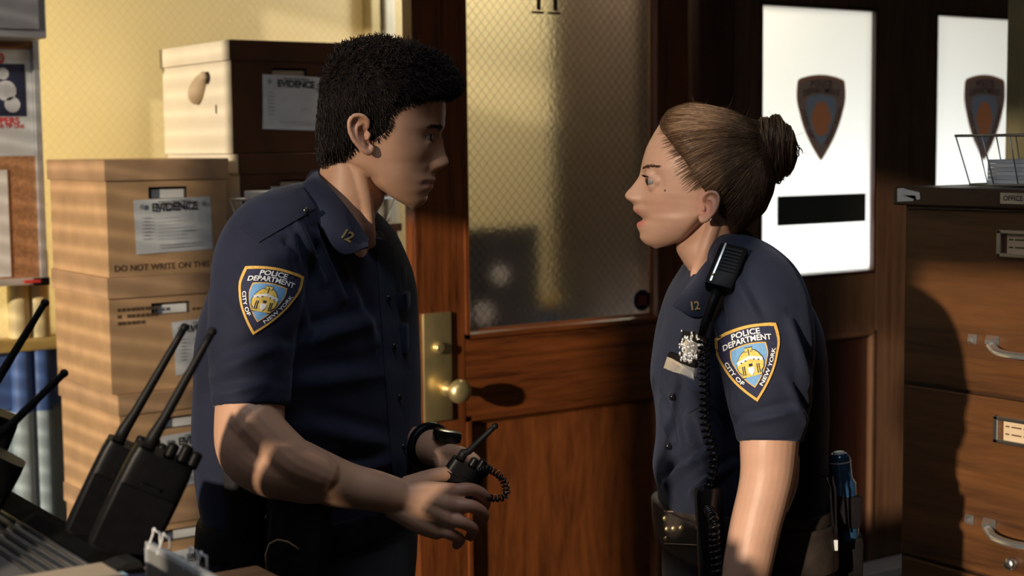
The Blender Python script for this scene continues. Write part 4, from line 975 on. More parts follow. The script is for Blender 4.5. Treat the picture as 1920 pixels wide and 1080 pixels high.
def legs_and_shoes(root, base, x, d, hip_z, fwd, half, hipr, mat_t):
    """trousers from the belt down and shoes on the floor"""
    parts = []; shoes = []
    for s_ in (-1, 1):
        lx, ly = x + s_ * half * .25 * fwd.y, d + s_ * half
        foot = Vector((lx, ly, 0)) 
        parts.append(limb([(lx, ly * .6 + d * .4, hip_z, hipr), (lx, ly, hip_z - .22, hipr * .86), (lx + .01 * fwd.x, ly, hip_z * .52, hipr * .62), (lx, ly, .28, hipr * .56), (lx, ly, .10, hipr * .58)], 6, 24))
        g = M(); n_ = 20; rr = []
        for q, wd, ht in ((-.10, .025, .05), (-.09, .038, .075), (-.03, .042, .09), (.05, .043, .075), (.12, .046, .055), (.17, .038, .042), (.195, .02, .03)):
            rr.append([(foot.x + fwd.x * q + fwd.y * wd * math.cos(a) * -1, foot.y + fwd.y * q + fwd.x * wd * math.cos(a), max(0.0, .5 * ht + .5 * ht * math.sin(a) * 1.15)) for a in [2 * math.pi * j / n_ for j in range(n_)]])
        shoes.append(g.loft(rr))
    return parts, shoes

# ---------------------------------------------------------------- the man
man, MB0 = make_person('person', 'man in a dark navy short-sleeved uniform facing right, both hands round a radio', 585, 700, 2.30)
d0 = 2.27
head = head_shape(d0, 1,
    [(700, 84), (760, 95), (805, 120), (828, 150), (835, 182), (836, 208), (833, 236), (824, 252), (817, 275), (811, 300), (808, 321), (807, 335), (805, 345), (803, 354), (799, 364), (797, 378), (788, 388), (775, 393)],
    [(84, 0, .02), (225, 0, .02), (240, 0, .012), (252, 2, .009), (265, 11, .008), (275, 15, .0085), (290, 22, .009), (304, 32, .0115), (312, 31, .0135), (319, 14, .014), (323, 8, .015), (330, 7, .018), (335, 11, .020), (341, 11, .020), (344, 5, .021), (348, 8, .019), (353, 10, .019), (364, 3, .02), (378, 4, .02), (390, 0, .02), (393, 0, .02)],
    [(700, 84), (650, 92), (620, 120), (607, 160), (604, 208), (606, 250), (618, 285), (640, 305), (690, 330), (705, 347), (735, 370), (755, 382), (775, 393)],
    [(84, .01), (90, .03), (105, .050), (130, .066), (170, .075), (215, .077), (255, .073), (290, .069), (320, .064), (345, .056), (365, .044), (380, .03), (390, .014), (393, .004)],
    [(84, .55, 2, 2), (170, .56, 2.3, 2.2), (230, .55, 2.3, 2.2), (260, .52, 2.2, 2.2), (300, .6, 1.95, 2), (340, .72, 1.85, 2), (375, .75, 1.9, 2), (393, .6, 2, 2)],
    [(255, .031, -.010, .013, .0085), (284, .046, .006, .018, .013), (335, .05, -.004, .02, .02), (241, .028, .004, .018, .006), (311, .0135, .005, .004, .005), (312, .0205, -.0035, .003, .006), (344, .022, -.003, .004, .003)])
neck = torso_rings([(270, 690, 615, .045), (310, 712, 602, .054), (345, 722, 597, .056), (375, 720, 592, .056), (404, 705, 586, .057), (449, 695, 575, .062), (520, 690, 550, .075)], 2.275, 0, 40, 2.0)
parts = [head, neck] + ear(681, 254, d0 - .079, .056, 1, -1, .12) + ear(681, 254, d0 + .079, .056, 1, 1, .12)
parts.append(limb([px(668, 300, 2.230, .012), px(682, 360, 2.232, .012), px(690, 415, 2.243, .010), px(694, 455, 2.26, .009)]))
for s_ in (-1, 1):
    e = H(795, 256, d0 + s_ * .031)
    parts += [M().ball((e.x - .0004, e.y, e.z + .0074), .0130, n=14), M().ball((e.x - .0012, e.y, e.z - .0078), .0122, n=14), M().ball((e.x - .0085, e.y + s_ * .0085, e.z), .0088, n=12)]
parts.append(torso_rings([(455, 690, 560, .09), (500, 700, 490, .14), (600, 735, 450, .17), (900, 735, 450, .16), (1060, 735, 450, .15)], 2.30, .34, 40, 2.2))
arm = [px(530, 470, 2.19, .045), px(490, 600, 2.12, .044), px(474, 700, 2.09, .0455), px(468, 790, 2.07, .0475), px(470, 842, 2.065, .0455), px(505, 868, 2.065, .046), px(548, 880, 2.07, .0435), px(600, 897, 2.08, .0385), px(655, 911, 2.09, .0315), px(705, 921, 2.095, .0285), px(745, 931, 2.10, .0255)]
parts.append(limb(arm, 6, 26))
parts.append(limb([px(470, 790, 2.05, .035), px(540, 858, 2.05, .033), px(600, 888, 2.06, .028)], 6, 16))          # outer forearm muscle
wr = (742, 932, 2.10)
for (ku, kv, kd) in ((850, 922, 2.112), (852, 948, 2.102), (840, 972, 2.098), (818, 991, 2.102)):
    parts.append(limb([px(*wr, .020), px((wr[0] + ku) / 2, (wr[1] + kv) / 2 - 3, (wr[2] + kd) / 2 - .004, .0165), px(ku, kv, kd, .0125)], 5, 14))
parts.append(limb([px(760, 940, 2.105, .024), px(815, 955, 2.112, .020)], 4, 16))
parts.append(limb([px(738, 948, 2.098, .018), px(785, 978, 2.097, .0165), px(818, 996, 2.10, .012)], 4, 14))
for fgr in ([(850, 922, 2.112, .0115), (884, 918, 2.115, .0095), (909, 932, 2.130, .0088), (909, 950, 2.145, .0075)],
            [(852, 948, 2.102, .0115), (886, 950, 2.100, .0095), (906, 965, 2.115, .0088), (900, 981, 2.130, .0075)],
            [(840, 972, 2.098, .011), (868, 980, 2.094, .0092), (887, 992, 2.105, .0085), (882, 1006, 2.12, .0072)],
            [(818, 991, 2.102, .0105), (844, 1001, 2.098, .0088), (862, 1011, 2.108, .0080), (856, 1022, 2.12, .0068)],
            [(766, 914, 2.118, .017), (808, 897, 2.135, .0135), (842, 889, 2.145, .0110), (866, 893, 2.150, .0090)]):
    parts.append(limb([px(*f) for f in fgr], 5, 12))
# far arm and hand
parts.append(limb([px(640, 480, 2.46, .05), px(630, 650, 2.50, .05), px(650, 800, 2.50, .046), px(690, 850, 2.46, .042), px(750, 842, 2.39, .037), px(800, 838, 2.32, .029), px(830, 848, 2.28, .026)], 6, 22))
for i in range(4):
    parts.append(limb([px(828, 850, 2.28, .018), px(862 - 2 * i, 852 + i * 12, 2.235, .0125), px(888 - 3 * i, 862 + i * 13, 2.205, .0095), px(898 - 3 * i, 880 + i * 13, 2.185, .0085), px(888 - 3 * i, 892 + i * 12, 2.175, .007)], 5, 12))
parts.append(limb([px(826, 852, 2.28, .018), px(838, 880, 2.235, .012), px(846, 886, 2.19, .0105), px(852, 884, 2.17, .0085)], 5, 12))
body = remesh(parts, .0021, 3)
V = np.array(body.v); uu, vv = proj(V); yy = np.abs(V[:, 1] - d0)
tint = np.exp(-((vv - 344) / 7.5) ** 4) * np.exp(-(yy / .024) ** 6) * (uu > 788) * (uu < 830) * .85
tint += .25 * np.exp(-((uu - 682) / 22) ** 4 - ((vv - 254) / 34) ** 4) * (V[:, 1] < d0 - .066) + .30 * ((uu > 840) & (vv > 860) & (vv < 1040))
mb = put(body, 'body', 'skin_tan', man, MB0); set_attr(mb, 'tint', np.clip(tint, 0, 1))
for s_ in (-1, 1):
    e = H(795, 256, d0 + s_ * .031); g = M(); g.ball(tuple(e), .0122, 0, 14)
    g.lathe([(.0082, .0092), (.0066, .0104), (.004, .0117), (.001, .0125)], 16, 1, 'X', tuple(e)); put(g, 'eye', ['eye_white', 'eye_iris'], man, MB0)
# hair
hv = head_shape(d0, 1,
    [(700, 73), (735, 78), (772, 90), (806, 105), (829, 120), (845, 135), (855, 148), (862, 161), (852, 172), (834, 181), (800, 190), (775, 200), (758, 215), (748, 235), (737, 252), (727, 266), (690, 278), (664, 290), (645, 300), (612, 307)],
    [(73, 0, .02), (307, 0, .02)],
    [(700, 73), (657, 80), (634, 93), (619, 115), (609, 141), (601, 175), (596, 208), (595, 250), (596, 285), (599, 298), (607, 307)],
    [(73, .01), (79, .032), (94, .058), (118, .074), (165, .0835), (200, .0825), (235, .0785), (255, .0765), (275, .072), (298, .058), (307, .03)],
    [(73, .55, 2.1, 2.1), (150, .55, 2.3, 2.2), (180, .55, 3, 2.2), (200, .5, 5, 2.2), (265, .5, 7, 2.2), (307, .5, 4, 2.2)], n=90, m=80)
hm = remesh([hv], .0035, 3); noise_disp(hm, .004, 160, 3)
hV = np.array(hm.v); hN = vnormals(hm); hu, hvv = proj(hV); shade = np.clip(.25 + .15 * RNG.normal(size=len(hV)), 0, 1)
ho = put(hm, 'hair', 'hair_base_dark', man, MB0); set_attr(ho, 'shade', shade)
bb = BVHTree.FromPolygons([Vector(p) for p in body.v], body.f)
paths, rad, shd = [], [], []
idx = RNG.choice(len(hV), 15000)
for i in idx:
    p, n_ = Vector(hV[i]), Vector(hN[i]); u_, v_ = hu[i], hvv[i]
    q, nn, _, dist = bb.find_nearest(p)
    top = np.clip((200 - v_) / 90, 0, 1); frontness = np.clip((u_ - 690) / 120, 0, 1)
    fl = Vector((.25 + .9 * frontness, RNG.normal() * .25, -.9 + 1.0 * top)) if top < .8 or frontness > .3 else Vector((.6, RNG.normal() * .3, .1))
    L_ = .007 + .006 * top + .010 * top * frontness; pts = [p + n_ * (.0004 + .0012 * RNG.random()) * (1 - top) - n_ * .002 * top]; dv = (n_ * (.12 + .35 * top) + fl * .9 + Vector(RNG.normal(size=3)) * (.12 + .25 * top)).normalized()
    for k in range(4):
        dv = (dv + Vector(RNG.normal(size=3)) * (.10 + .32 * top * (.4 + frontness)) - n_ * (.02 + .08 * top)).normalized(); pts.append(pts[-1] + dv * L_ / 4)
    paths.append(pts); rad.append(.0006 + .0005 * top); shd.append(float(np.clip(.35 + .35 * RNG.normal(), 0, 1)))
g, sh = strands(paths, rad, shd); so_ = put(g, 'hair_strands', 'hair_dark', man, MB0, recalc=False, parent=ho); so_['kind'] = 'stuff'; set_attr(so_, 'shade', sh)
# eyebrows
for s_ in (-1, 1):
    paths = []
    for k in range(120):
        a = RNG.random(); u0 = 828 - a * 34; y0_ = .014 + a * .036; v0 = 241 - 4 * math.sin(a * 2.4) + RNG.normal() * 1.6
        o = H(u0 + 60, v0, d0 + s_ * y0_); loc, nr, _, ds = bb.ray_cast(Vector((o.x, o.y, o.z)), Vector((-1, -.0 * s_, 0)))
        if loc is None: continue
        t = Vector((-.3, s_ * .8, .25)).normalized(); paths.append([loc + nr * .0003, loc + nr * .0016 + t * .004, loc + nr * .001 + t * .008])
    g, sh = strands(paths, [.0005] * len(paths), list(RNG.random(len(paths)))); o = put(g, 'eyebrow', 'hair_dark', man, MB0, recalc=False); set_attr(o, 'shade', sh); o['kind'] = 'stuff'
# shirt
tor = torso_rings([(372, 660, 585, .06), (400, 692, 555, .095), (440, 722, 500, .15), (480, 740, 458, .182), (540, 757, 428, .198), (600, 765, 412, .202), (700, 770, 403, .198), (800, 773, 399, .192), (880, 775, 404, .188), (940, 772, 414, .184), (975, 766, 420, .178)], 2.30, .34, 64, 2.5)
slv = [tor, limb([px(600, 388, 2.26, .042), px(545, 420, 2.205, .056), px(502, 462, 2.155, .066), px(482, 540, 2.12, .065), px(472, 620, 2.10, .0605), px(470, 700, 2.088, .0565), px(470, 752, 2.08, .0545), px(470, 764, 2.078, .0545)], 7, 30, tip=False),
       limb([px(640, 392, 2.33, .042), px(645, 425, 2.42, .056), px(640, 480, 2.47, .066), px(632, 640, 2.50, .060), px(640, 750, 2.50, .056)], 6, 24, tip=False)]
shirt = remesh(slv, .0042, 6)
folds(shirt, [(560, 425, 604, 530, 9, 0.0102), (590, 440, 640, 560, 9, 0.0085), (535, 470, 575, 620, 9, 0.0102), (548, 440, 560, 500, 7, 0.0068), (410, 560, 470, 610, 16, 0.0051), (420, 690, 520, 650, 14, 0.0068), (405, 740, 500, 720, 10, 0.0051),
              (570, 640, 700, 600, 16, 0.0085), (560, 720, 720, 700, 18, 0.0085), (580, 800, 740, 840, 18, 0.0085), (600, 900, 740, 860, 14, 0.0102), (450, 520, 540, 480, 16, 0.0051), (640, 500, 700, 640, 12, 0.0068)], keep=(508, 555, 78))
noise_disp(shirt, .0030, 34, 5)
ms_ = put(shirt, 'shirt', 'uniform_cloth', man, MB0); sb = BVHTree.FromPolygons([Vector(p) for p in shirt.v], shirt.f)
def sheet(rows, thick, mirror_d=None, shear=0):      # cloth strip between two polylines of (u,v,y) with thickness
    A, B = [crom([tuple(H(u, v, d)) for u, v, d in r], 7) for r in rows]; K = 5
    P = [[tuple((1 - j / K) * np.array(a) + j / K * np.array(b) + np.array([0, -.006 * math.sin(math.pi * j / K), .003 * math.sin(math.pi * j / K)])) for j in range(K + 1)] for a, b in zip(A, B)]
    g = M().grid(P); me = g; n_ = vnormals(g); V_ = np.array(g.v); s_ = np.where((n_[:, 1] > 0)[:, None], -1, 1) * n_
    inner = [tuple(p) for p in V_ - s_ * thick]; F = list(g.f); o = len(g.v); g.add(inner, [tuple(reversed(f)) for f in F])
    nj = K + 1; ni = len(P); loop = [j for j in range(nj)] + [i * nj + nj - 1 for i in range(1, ni)] + [(ni - 1) * nj + j for j in range(nj - 2, -1, -1)] + [i * nj for i in range(ni - 2, 0, -1)]
    L_ = len(loop); 
    for i in range(L_): g.f.append((loop[i], loop[(i + 1) % L_], o + loop[(i + 1) % L_], o + loop[i])); g.m.append(0)
    return g
col1 = sheet([[(596, 320, 2.28), (602, 334, 2.225), (634, 368, 2.203), (668, 412, 2.212), (693, 450, 2.235)], [(577, 336, 2.28), (566, 352, 2.20), (592, 408, 2.168), (640, 474, 2.150), (690, 462, 2.188)]], .0035)
put(col1, 'collar', 'uniform_cloth', man, MB0, 'auto', parent=ms_)
col2 = sheet([[(596, 320, 2.28), (606, 330, 2.335), (640, 362, 2.348), (676, 408, 2.335), (697, 450, 2.26)], [(577, 336, 2.28), (585, 350, 2.36), (650, 388, 2.385), (705, 430, 2.36), (722, 452, 2.26)]], .0035)
put(col2, 'collar', 'uniform_cloth', man, MB0, 'auto', parent=ms_)
cb1 = BVHTree.FromPolygons([Vector(p) for p in col1.v], col1.f)
put(patch(sb, (460.8, 500.8), (567.5, 519), (474, 627.5)), 'shoulder_patch', ['patch_gold', 'patch_navy', 'patch_blue', 'patch_white', 'patch_yellow'], man, MB0, False, parent=ms_, recalc=False)
def pins(bvh, s_, u, v, size, ang, base, root, par, m_='brass'):
    tv, tf = text2d(s_, size, .02, spacing=.9); ca, sa = math.cos(ang), math.sin(ang); g = M()
    for e in (.0012, .0024):
        o, _ = drape(bvh, [(u + x * ca + y * sa, v + x * sa - y * ca) for x, y in tv], tf, e); g.add(o, tf)
    return put(g, 'collar_pin', m_, root, base, False, parent=par, recalc=False)
pins(cb1, '12', 649, 443, 26, .55, MB0, man, ms_)
put(slab(sb, [(704, 470), (735, 462), (768, 900), (735, 905)], 3, 24, .0, .0022), 'placket', 'uniform_cloth', man, MB0, 'auto', parent=ms_)
put(slab(sb, [(566, 352), (590, 392), (486, 455), (452, 424)], 4, 5, .0, .0022), 'epaulette', 'uniform_cloth', man, MB0, 'auto', parent=ms_)
for (u, v) in ((571, 397), (724, 560), (735, 650), (745, 745), (752, 840)):
    p_, n_ = hit(sb, u, v, .003)
    if p_: put(M().ball(tuple(p_), .0052, 0, 8, (1, .5, 1)), 'button', 'black_gloss', man, MB0, parent=ms_)
# badge and pocket flap on the far breast, seen edge-on
bp = H(756, 528, 2.30); g = M(); v2, f2 = fan(shield_outline(1), (0, 0)); g.add([(bp.x + .004 + .002 * x, bp.y - .018 * x, bp.z + .026 * y) for x, y in v2] , f2); g.add([(bp.x - .001 + .002 * x, bp.y - .018 * x, bp.z + .026 * y) for x, y in v2], f2); put(g, 'badge', 'chrome', man, MB0, False, parent=ms_, recalc=False)
for (v0, v1, u0, u1) in ((545, 580, 752, 768), (600, 660, 752, 767)):
    a_, b_ = H(u0 - 22, v0, 2.36), H(u1, v1, 2.34); put(M().box((a_.x, a_.y - .05, b_.z), (b_.x, a_.y + .03, a_.z), 0, .006), 'pocket', 'uniform_cloth', man, MB0, 'auto', parent=ms_)
# trousers, belt, holster, shoes
tr_r = torso_rings([(925, 762, 424, .176), (960, 764, 418, .182), (1010, 766, 412, .188), (1080, 764, 412, .192), (1180, 755, 420, .186)], 2.30, .34, 56, 2.5)
hz = H(585, 1120, 2.3).z; hx = H(585, 1100, 2.3).x
lp_, sp_ = legs_and_shoes(man, MB0, hx, 2.30, hz, Vector((.94, -.34, 0)), .10, .105, '')
trs = remesh([tr_r] + lp_, .007, 4); put(trs, 'trousers', 'fabric_trousers', man, MB0)
for s_ in sp_: put(s_, 'shoe', 'black_gloss', man, MB0, 'auto')
mbelt = torso_rings([(938, 771, 411, .190), (945, 774, 408, .194), (990, 774, 405, .196), (997, 771, 408, .192)], 2.30, .34, 64, 2.5); put(mbelt, 'duty_belt', 'leather', man, MB0, 'auto')
bbv = BVHTree.FromPolygons([Vector(p) for p in mbelt.v], mbelt.f)
def boxat(c, size, yaw=0, tilt=0, bev=.004):
    g = M().box((-size[0] / 2, -size[1] / 2, -size[2] / 2), (size[0] / 2, size[1] / 2, size[2] / 2), 0, bev); return g.xf(Matrix.Translation(c) @ Matrix.Rotation(yaw, 4, 'Z') @ Matrix.Rotation(tilt, 4, 'Y'))
c = H(560, 1015, 2.085); put(boxat(c, (.085, .045, .13), -.3, .05, .012), 'holster', 'leather', man, MB0, 'auto')
put(M().tube([tuple(H(u, v, 2.058)) for u, v in ((500, 1075), (498, 1040), (505, 1020), (520, 1012), (540, 1016), (560, 1030))], .0016, 6), 'holster_stitch', 'stitch', man, MB0)
c = H(465, 985, 2.11); put(boxat(c, (.05, .05, .17), -.1, -.06, .012), 'pouch', 'leather', man, MB0, 'auto')
put(boxat(H(512, 985, 2.075), (.012, .006, .045), -.2, .12, .002), 'keeper_strap', 'leather_brown', man, MB0, 'auto')
for k in (0, 1): put(M().tube([tuple(H(524 - k * 5, 938, 2.085)), tuple(H(508 - k * 5, 962, 2.08)), tuple(H(500 - k * 4, 972, 2.08))], .0009, 5), 'key_chain', 'steel', man, MB0)
put(M().tube([tuple(H(u, v, 2.10)) for u, v in ((452, 905), (446, 915), (450, 928), (458, 925))], .0022, 8), 'belt_clip', 'steel', man, MB0)
# wristwatch on the far wrist
wc = Vector(H(806, 838, 2.315)); ax = (Vector(H(830, 848, 2.28)) - Vector(H(780, 838, 2.35))).normalized(); e1 = ax.orthogonal().normalized(); e2 = ax.cross(e1)
put(M().tube([wc + (e1 * math.cos(a) + e2 * math.sin(a)) * .0300 for a in np.linspace(0, 2 * math.pi, 28, endpoint=False)], .0085, 8, closed=True), 'wristwatch', 'black_plastic', man, MB0)
put(boxat(H(838, 817, 2.27), (.04, .03, .018), .3, .2, .006), 'watch_case', 'black_gloss', man, MB0, 'auto')
# radio in his hands with its coiled cord
rt = radio('small black radio held in the man\'s two hands, antenna pointing up to the right', (842, 936), (880, 872), (928, 799), 2.152, .056, .032, grp=None, knobs=True, face=(.2, -1, .3))
cd = coil([tuple(H(u, v, d)) for u, v, d in ((893, 886, 2.15), (915, 880, 2.13), (940, 896, 2.12), (950, 922, 2.12), (938, 934, 2.12), (912, 932, 2.13), (900, 925, 2.17))], .0042, 26, .0016)
o = cd.obj('radio_cord', 'black_gloss', rt, True); o.matrix_parent_inverse = (rt.matrix_world.inverted() @ Matrix.Translation(toW((0, 0, 0))) @ Matrix.Rotation(-TH, 4, 'Z'))

# ---------------------------------------------------------------- the woman
wom, WB0 = make_person('person', 'woman in a navy uniform shirt with fair hair in a bun, facing left', 1390, 700, 2.34)
d0 = 2.34
head = head_shape(d0, -1,
    [(1300, 205), (1262, 212), (1240, 228), (1226, 250), (1212, 277), (1205, 300), (1203, 313), (1206, 329), (1207, 348), (1206, 364), (1205, 381), (1205, 400), (1205, 420), (1205, 435), (1206, 446), (1212, 458), (1228, 465)],
    [(205, 0, .02), (300, 0, .02), (313, 0, .011), (329, 8, .0085), (348, 23, .0085), (360, 33, .010), (366, 35, .011), (373, 30, .013), (379, 19, .013), (383, 16, .014), (392, 19, .016), (399, 12, .016), (405, 4, .013), (410, -5, .011), (413, 3, .012), (416, 11, .013), (421, 12, .014), (427, 10, .016), (435, 5, .018), (446, 7, .018), (460, 1, .018), (465, 0, .018)],
    [(1300, 205), (1350, 212), (1390, 235), (1415, 270), (1420, 300), (1412, 340), (1395, 370), (1360, 395), (1325, 405), (1306, 422), (1285, 445), (1258, 460), (1228, 466)],
    [(205, .01), (212, .03), (230, .05), (260, .066), (300, .072), (335, .072), (365, .069), (395, .063), (420, .055), (440, .043), (455, .027), (465, .006)],
    [(205, .55, 2, 2), (270, .56, 2.2, 2.2), (320, .55, 2.2, 2.2), (345, .55, 2.1, 2.1), (385, .65, 1.9, 2), (420, .75, 1.8, 2), (450, .75, 1.9, 2), (465, .6, 2, 2)],
    [(338, .030, -.008, .012, .009), (368, .044, .005, .018, .013), (318, .028, .002, .016, .006), (371, .012, .0045, .004, .005), (372, .0185, -.0035, .003, .006)])
neck = torso_rings([(370, 1305, 1402, .043), (410, 1290, 1398, .046), (440, 1276, 1386, .047), (466, 1268, 1374, .048), (490, 1280, 1372, .049), (520, 1297, 1384, .054), (580, 1296, 1420, .07)], 2.345, 0, 40, 2.0)
parts = [head, neck] + ear(1326, 389, d0 - .071, .046, -1, -1, .15) + ear(1326, 389, d0 + .071, .046, -1, 1, .15)
parts.append(limb([px(1338, 425, 2.303, .011), px(1322, 470, 2.303, .011), px(1305, 515, 2.315, .009)]))
for s_ in (-1, 1):
    e = H(1225, 338, d0 + s_ * .030); parts += [M().ball((e.x + .0002, e.y, e.z + .0074), .0128, n=14), M().ball((e.x + .0020, e.y, e.z - .0073), .0114, n=14), M().ball((e.x + .0078, e.y + s_ * .0078, e.z), .0098, n=12)]
parts.append(torso_rings([(520, 1300, 1430, .08), (600, 1275, 1495, .12), (700, 1265, 1505, .13), (900, 1265, 1505, .12), (1060, 1275, 1515, .13)], 2.34, -.22, 40, 2.2))
parts.append(limb([px(1440, 545, 2.20, .040), px(1449, 640, 2.17, .040), px(1448, 740, 2.145, .0415), px(1443, 820, 2.13, .0415), px(1440, 880, 2.125, .0385), px(1432, 925, 2.12, .0365), px(1416, 990, 2.112, .0355), px(1398, 1080, 2.105, .0335), px(1382, 1160, 2.10, .028), px(1372, 1220, 2.10, .0225)], 6, 26))
parts.append(limb([px(1470, 860, 2.145, .022), px(1468, 905, 2.142, .021), px(1455, 945, 2.135, .02)], 4, 14))
parts.append(limb([px(1420, 545, 2.49, .044), px(1412, 740, 2.53, .044), px(1405, 890, 2.545, .038), px(1375, 1080, 2.52, .033), px(1350, 1220, 2.50, .0225)], 6, 22))
for (bu, bd, sg) in ((1372, 2.10, -1), (1350, 2.50, 1)):
    for i in range(4):
        o = (i - 1.5); parts.append(limb([px(bu, 1222, bd, .017), px(bu - 8 + o * 9, 1318 - abs(o) * 4, bd + o * .012, .0105), px(bu - 16 + o * 8, 1362, bd + o * .013, .0085), px(bu - 12 + o * 7, 1395 - abs(o - .5) * 9, bd + .008 + o * .012, .0075), px(bu + 2 + o * 6, 1412 - abs(o - .5) * 9, bd + .014 + o * .012, .0062)], 4, 12))
    parts.append(limb([px(bu - 8, 1240, bd, .014), px(bu - 34, 1282, bd + .004, .0115), px(bu - 42, 1318, bd + .008, .0095), px(bu - 40, 1342, bd + .01, .0075)], 4, 12))
body = remesh(parts, .0021, 3)
V = np.array(body.v); uu, vv = proj(V); yy = np.abs(V[:, 1] - d0)
tint = (.40 * np.exp(-((vv - 396) / 5.5) ** 4) + .95 * np.exp(-((vv - 419) / 6.5) ** 4)) * np.exp(-(yy / .0165) ** 4) * (uu < 1224) * (uu > 1175)
tint += .16 * np.exp(-((uu - 1245) / 30) ** 2 - ((vv - 385) / 24) ** 2) + .25 * np.exp(-((uu - 1326) / 20) ** 4 - ((vv - 389) / 26) ** 4) * (V[:, 1] < d0 - .062)
wbod = put(body, 'body', 'skin_fair', wom, WB0); set_attr(wbod, 'tint', np.clip(tint, 0, 1))
bb = BVHTree.FromPolygons([Vector(p) for p in body.v], body.f)
p_, n_ = hit(bb, 1247, 357, .0004); put(M().ball(tuple(p_), .0014, 0, 8), 'mole', 'print_brown', wom, WB0)
p_, n_ = hit(bb, 1331, 412, .0012); put(M().ball(tuple(p_), .0018, 0, 8), 'ear_stud', 'chrome', wom, WB0)
for s_ in (-1, 1):
    e = H(1225, 338, d0 + s_ * .030); g = M(); g.ball(tuple(e), .0120, 0, 14); g.lathe([(.0084, -.0088), (.0068, -.0101), (.004, -.0115), (.001, -.0123)], 16, 1, 'X', tuple(e)); put(g, 'eye', ['eye_white', 'eye_iris'], wom, WB0)
    paths = []
    for k in range(110):
        a = RNG.random(); y0_ = .013 + a * .036; v0 = 317 - 4 * math.sin(a * 2.3) + RNG.normal() * 1.2
        o = H(1130, v0, d0 + s_ * y0_); loc, nr, _, ds = bb.ray_cast(Vector(o), Vector((1, 0, 0)))
        if loc is None: continue
        t = Vector((.3, s_ * .8, .15)).normalized(); paths.append([loc + nr * .0003, loc + nr * .0012 + t * .004, loc + nr * .0006 + t * .007])
    g, sh = strands(paths, [.0004] * len(paths), list(RNG.random(len(paths)))); o = put(g, 'eyebrow', 'hair_brow', wom, WB0, recalc=False); set_attr(o, 'shade', sh); o['kind'] = 'stuff'
    paths = []
    for k in range(26):
        a = -1 + 2 * k / 25; p0 = Vector(e) + Vector((-.0112 * math.cos(a * .9), .0112 * math.sin(a * .9), .0042)); dv = Vector((-.9 * math.cos(a), .6 * math.sin(a), .25)).normalized(); paths.append([p0, p0 + dv * .004 + Vector((0, 0, .0004)), p0 + dv * .007 + Vector((0, 0, .002))])
    g, sh = strands(paths, [.00045] * len(paths), [0] * len(paths)); o = put(g, 'eyelashes', 'hair_dark', wom, WB0, recalc=False); set_attr(o, 'shade', sh); o['kind'] = 'stuff'
# hair drawn back to a bun
hv = head_shape(d0, -1,
    [(1305, 191), (1272, 195), (1252, 205), (1238, 225), (1234, 244), (1248, 275), (1262, 300), (1276, 330), (1290, 352), (1306, 370), (1334, 392), (1352, 410), (1362, 436), (1366, 451)],
    [(191, 0, .02), (451, 0, .02)],
    [(1305, 191), (1372, 204), (1405, 223), (1430, 250), (1448, 290), (1454, 337), (1449, 362), (1434, 396), (1408, 418), (1386, 438), (1370, 451)],
    [(191, .008), (198, .030), (215, .052), (245, .069), (290, .0775), (335, .0775), (365, .074), (395, .066), (420, .056), (445, .044), (451, .02)],
    [(191, .55, 2.1, 2.1), (235, .55, 2.6, 2.1), (260, .5, 4, 2.1), (300, .5, 5, 2.1), (370, .5, 5, 2.1), (451, .5, 4, 2.1)], n=90, m=80)
bc = H(1450, 279, d0)
bun = M().ball((bc.x, bc.y, bc.z), 1, 0, 18, (.034, .040, .044))
hm = remesh([hv, bun, limb([px(1400, 262, d0, .034), px(1430, 275, d0, .03)], 4, 16)], .0032, 4)
hV = np.array(hm.v); ho = put(hm, 'hair', 'hair_base_blonde', wom, WB0); set_attr(ho, 'shade', np.clip(.22 + .1 * RNG.normal(size=len(hV)), 0, 1))
hb0 = BVHTree.FromPolygons([Vector(p) for p in hm.v], hm.f); nb_ = len(hm.v); bF = [f for f in body.f if body.v[f[0]][2] > 1.5 and not (V[f[0], 1] < d0 - .064 and abs(uu[f[0]] - 1326) < 30 and abs(vv[f[0]] - 389) < 31)]
hb = BVHTree.FromPolygons([Vector(p) for p in hm.v] + [Vector(p) for p in body.v], hm.f + [tuple(i + nb_ for i in f) for f in bF])
line = crom([(1268, 194), (1246, 212), (1236, 232), (1236, 248), (1250, 277), (1264, 302), (1278, 331), (1292, 353), (1312, 368), (1340, 385), (1356, 412), (1366, 440), (1384, 436), (1410, 414)], 10)
paths, rad, shd = [], [], []
for k in range(3400):
    t = RNG.random() * (len(line) - 1); i = int(t); u0, v0 = line[i] + (line[min(i + 1, len(line) - 1)] - line[i]) * (t - i); f = t / (len(line) - 1)
    st_ = RNG.random() ** 2 * .5 - (RNG.random() * .07 if RNG.random() < .5 and f < .62 else 0)
    ue, ve = 1408 + 18 * f + RNG.normal() * 4, 232 + 95 * f ** 1.1 + RNG.normal() * 4
    cu, cv = (u0 + ue) / 2 + (10 if f < .7 else 26), (v0 + ve) / 2 - 26 * (1 - abs(f - .35)) * (f < .75) - 4
    P_ = []
    for s_ in np.linspace(st_, 1, 13):
        a = (1 - s_) ** 2 * np.array([u0, v0]) + 2 * s_ * (1 - s_) * np.array([cu, cv]) + s_ ** 2 * np.array([ue, ve]); a = a + RNG.normal(size=2) * .35
        p_, n_ = hit(hb, a[0], a[1], .0002 + .0009 * RNG.random())
        if p_ is None: continue
        P_.append(p_)
    if len(P_) < 5: continue
    if any((P_[j + 1] - P_[j]).length > .03 for j in range(len(P_) - 1)): continue
    s_ = float(np.clip(.42 + .28 * RNG.normal() + .25 * (f < .25), 0, 1))
    if k % 2: P_ = [Vector((q.x, 2 * d0 - q.y, q.z)) for q in P_]
    paths.append(P_); rad.append(.0004 + .0004 * RNG.random()); shd.append(s_)
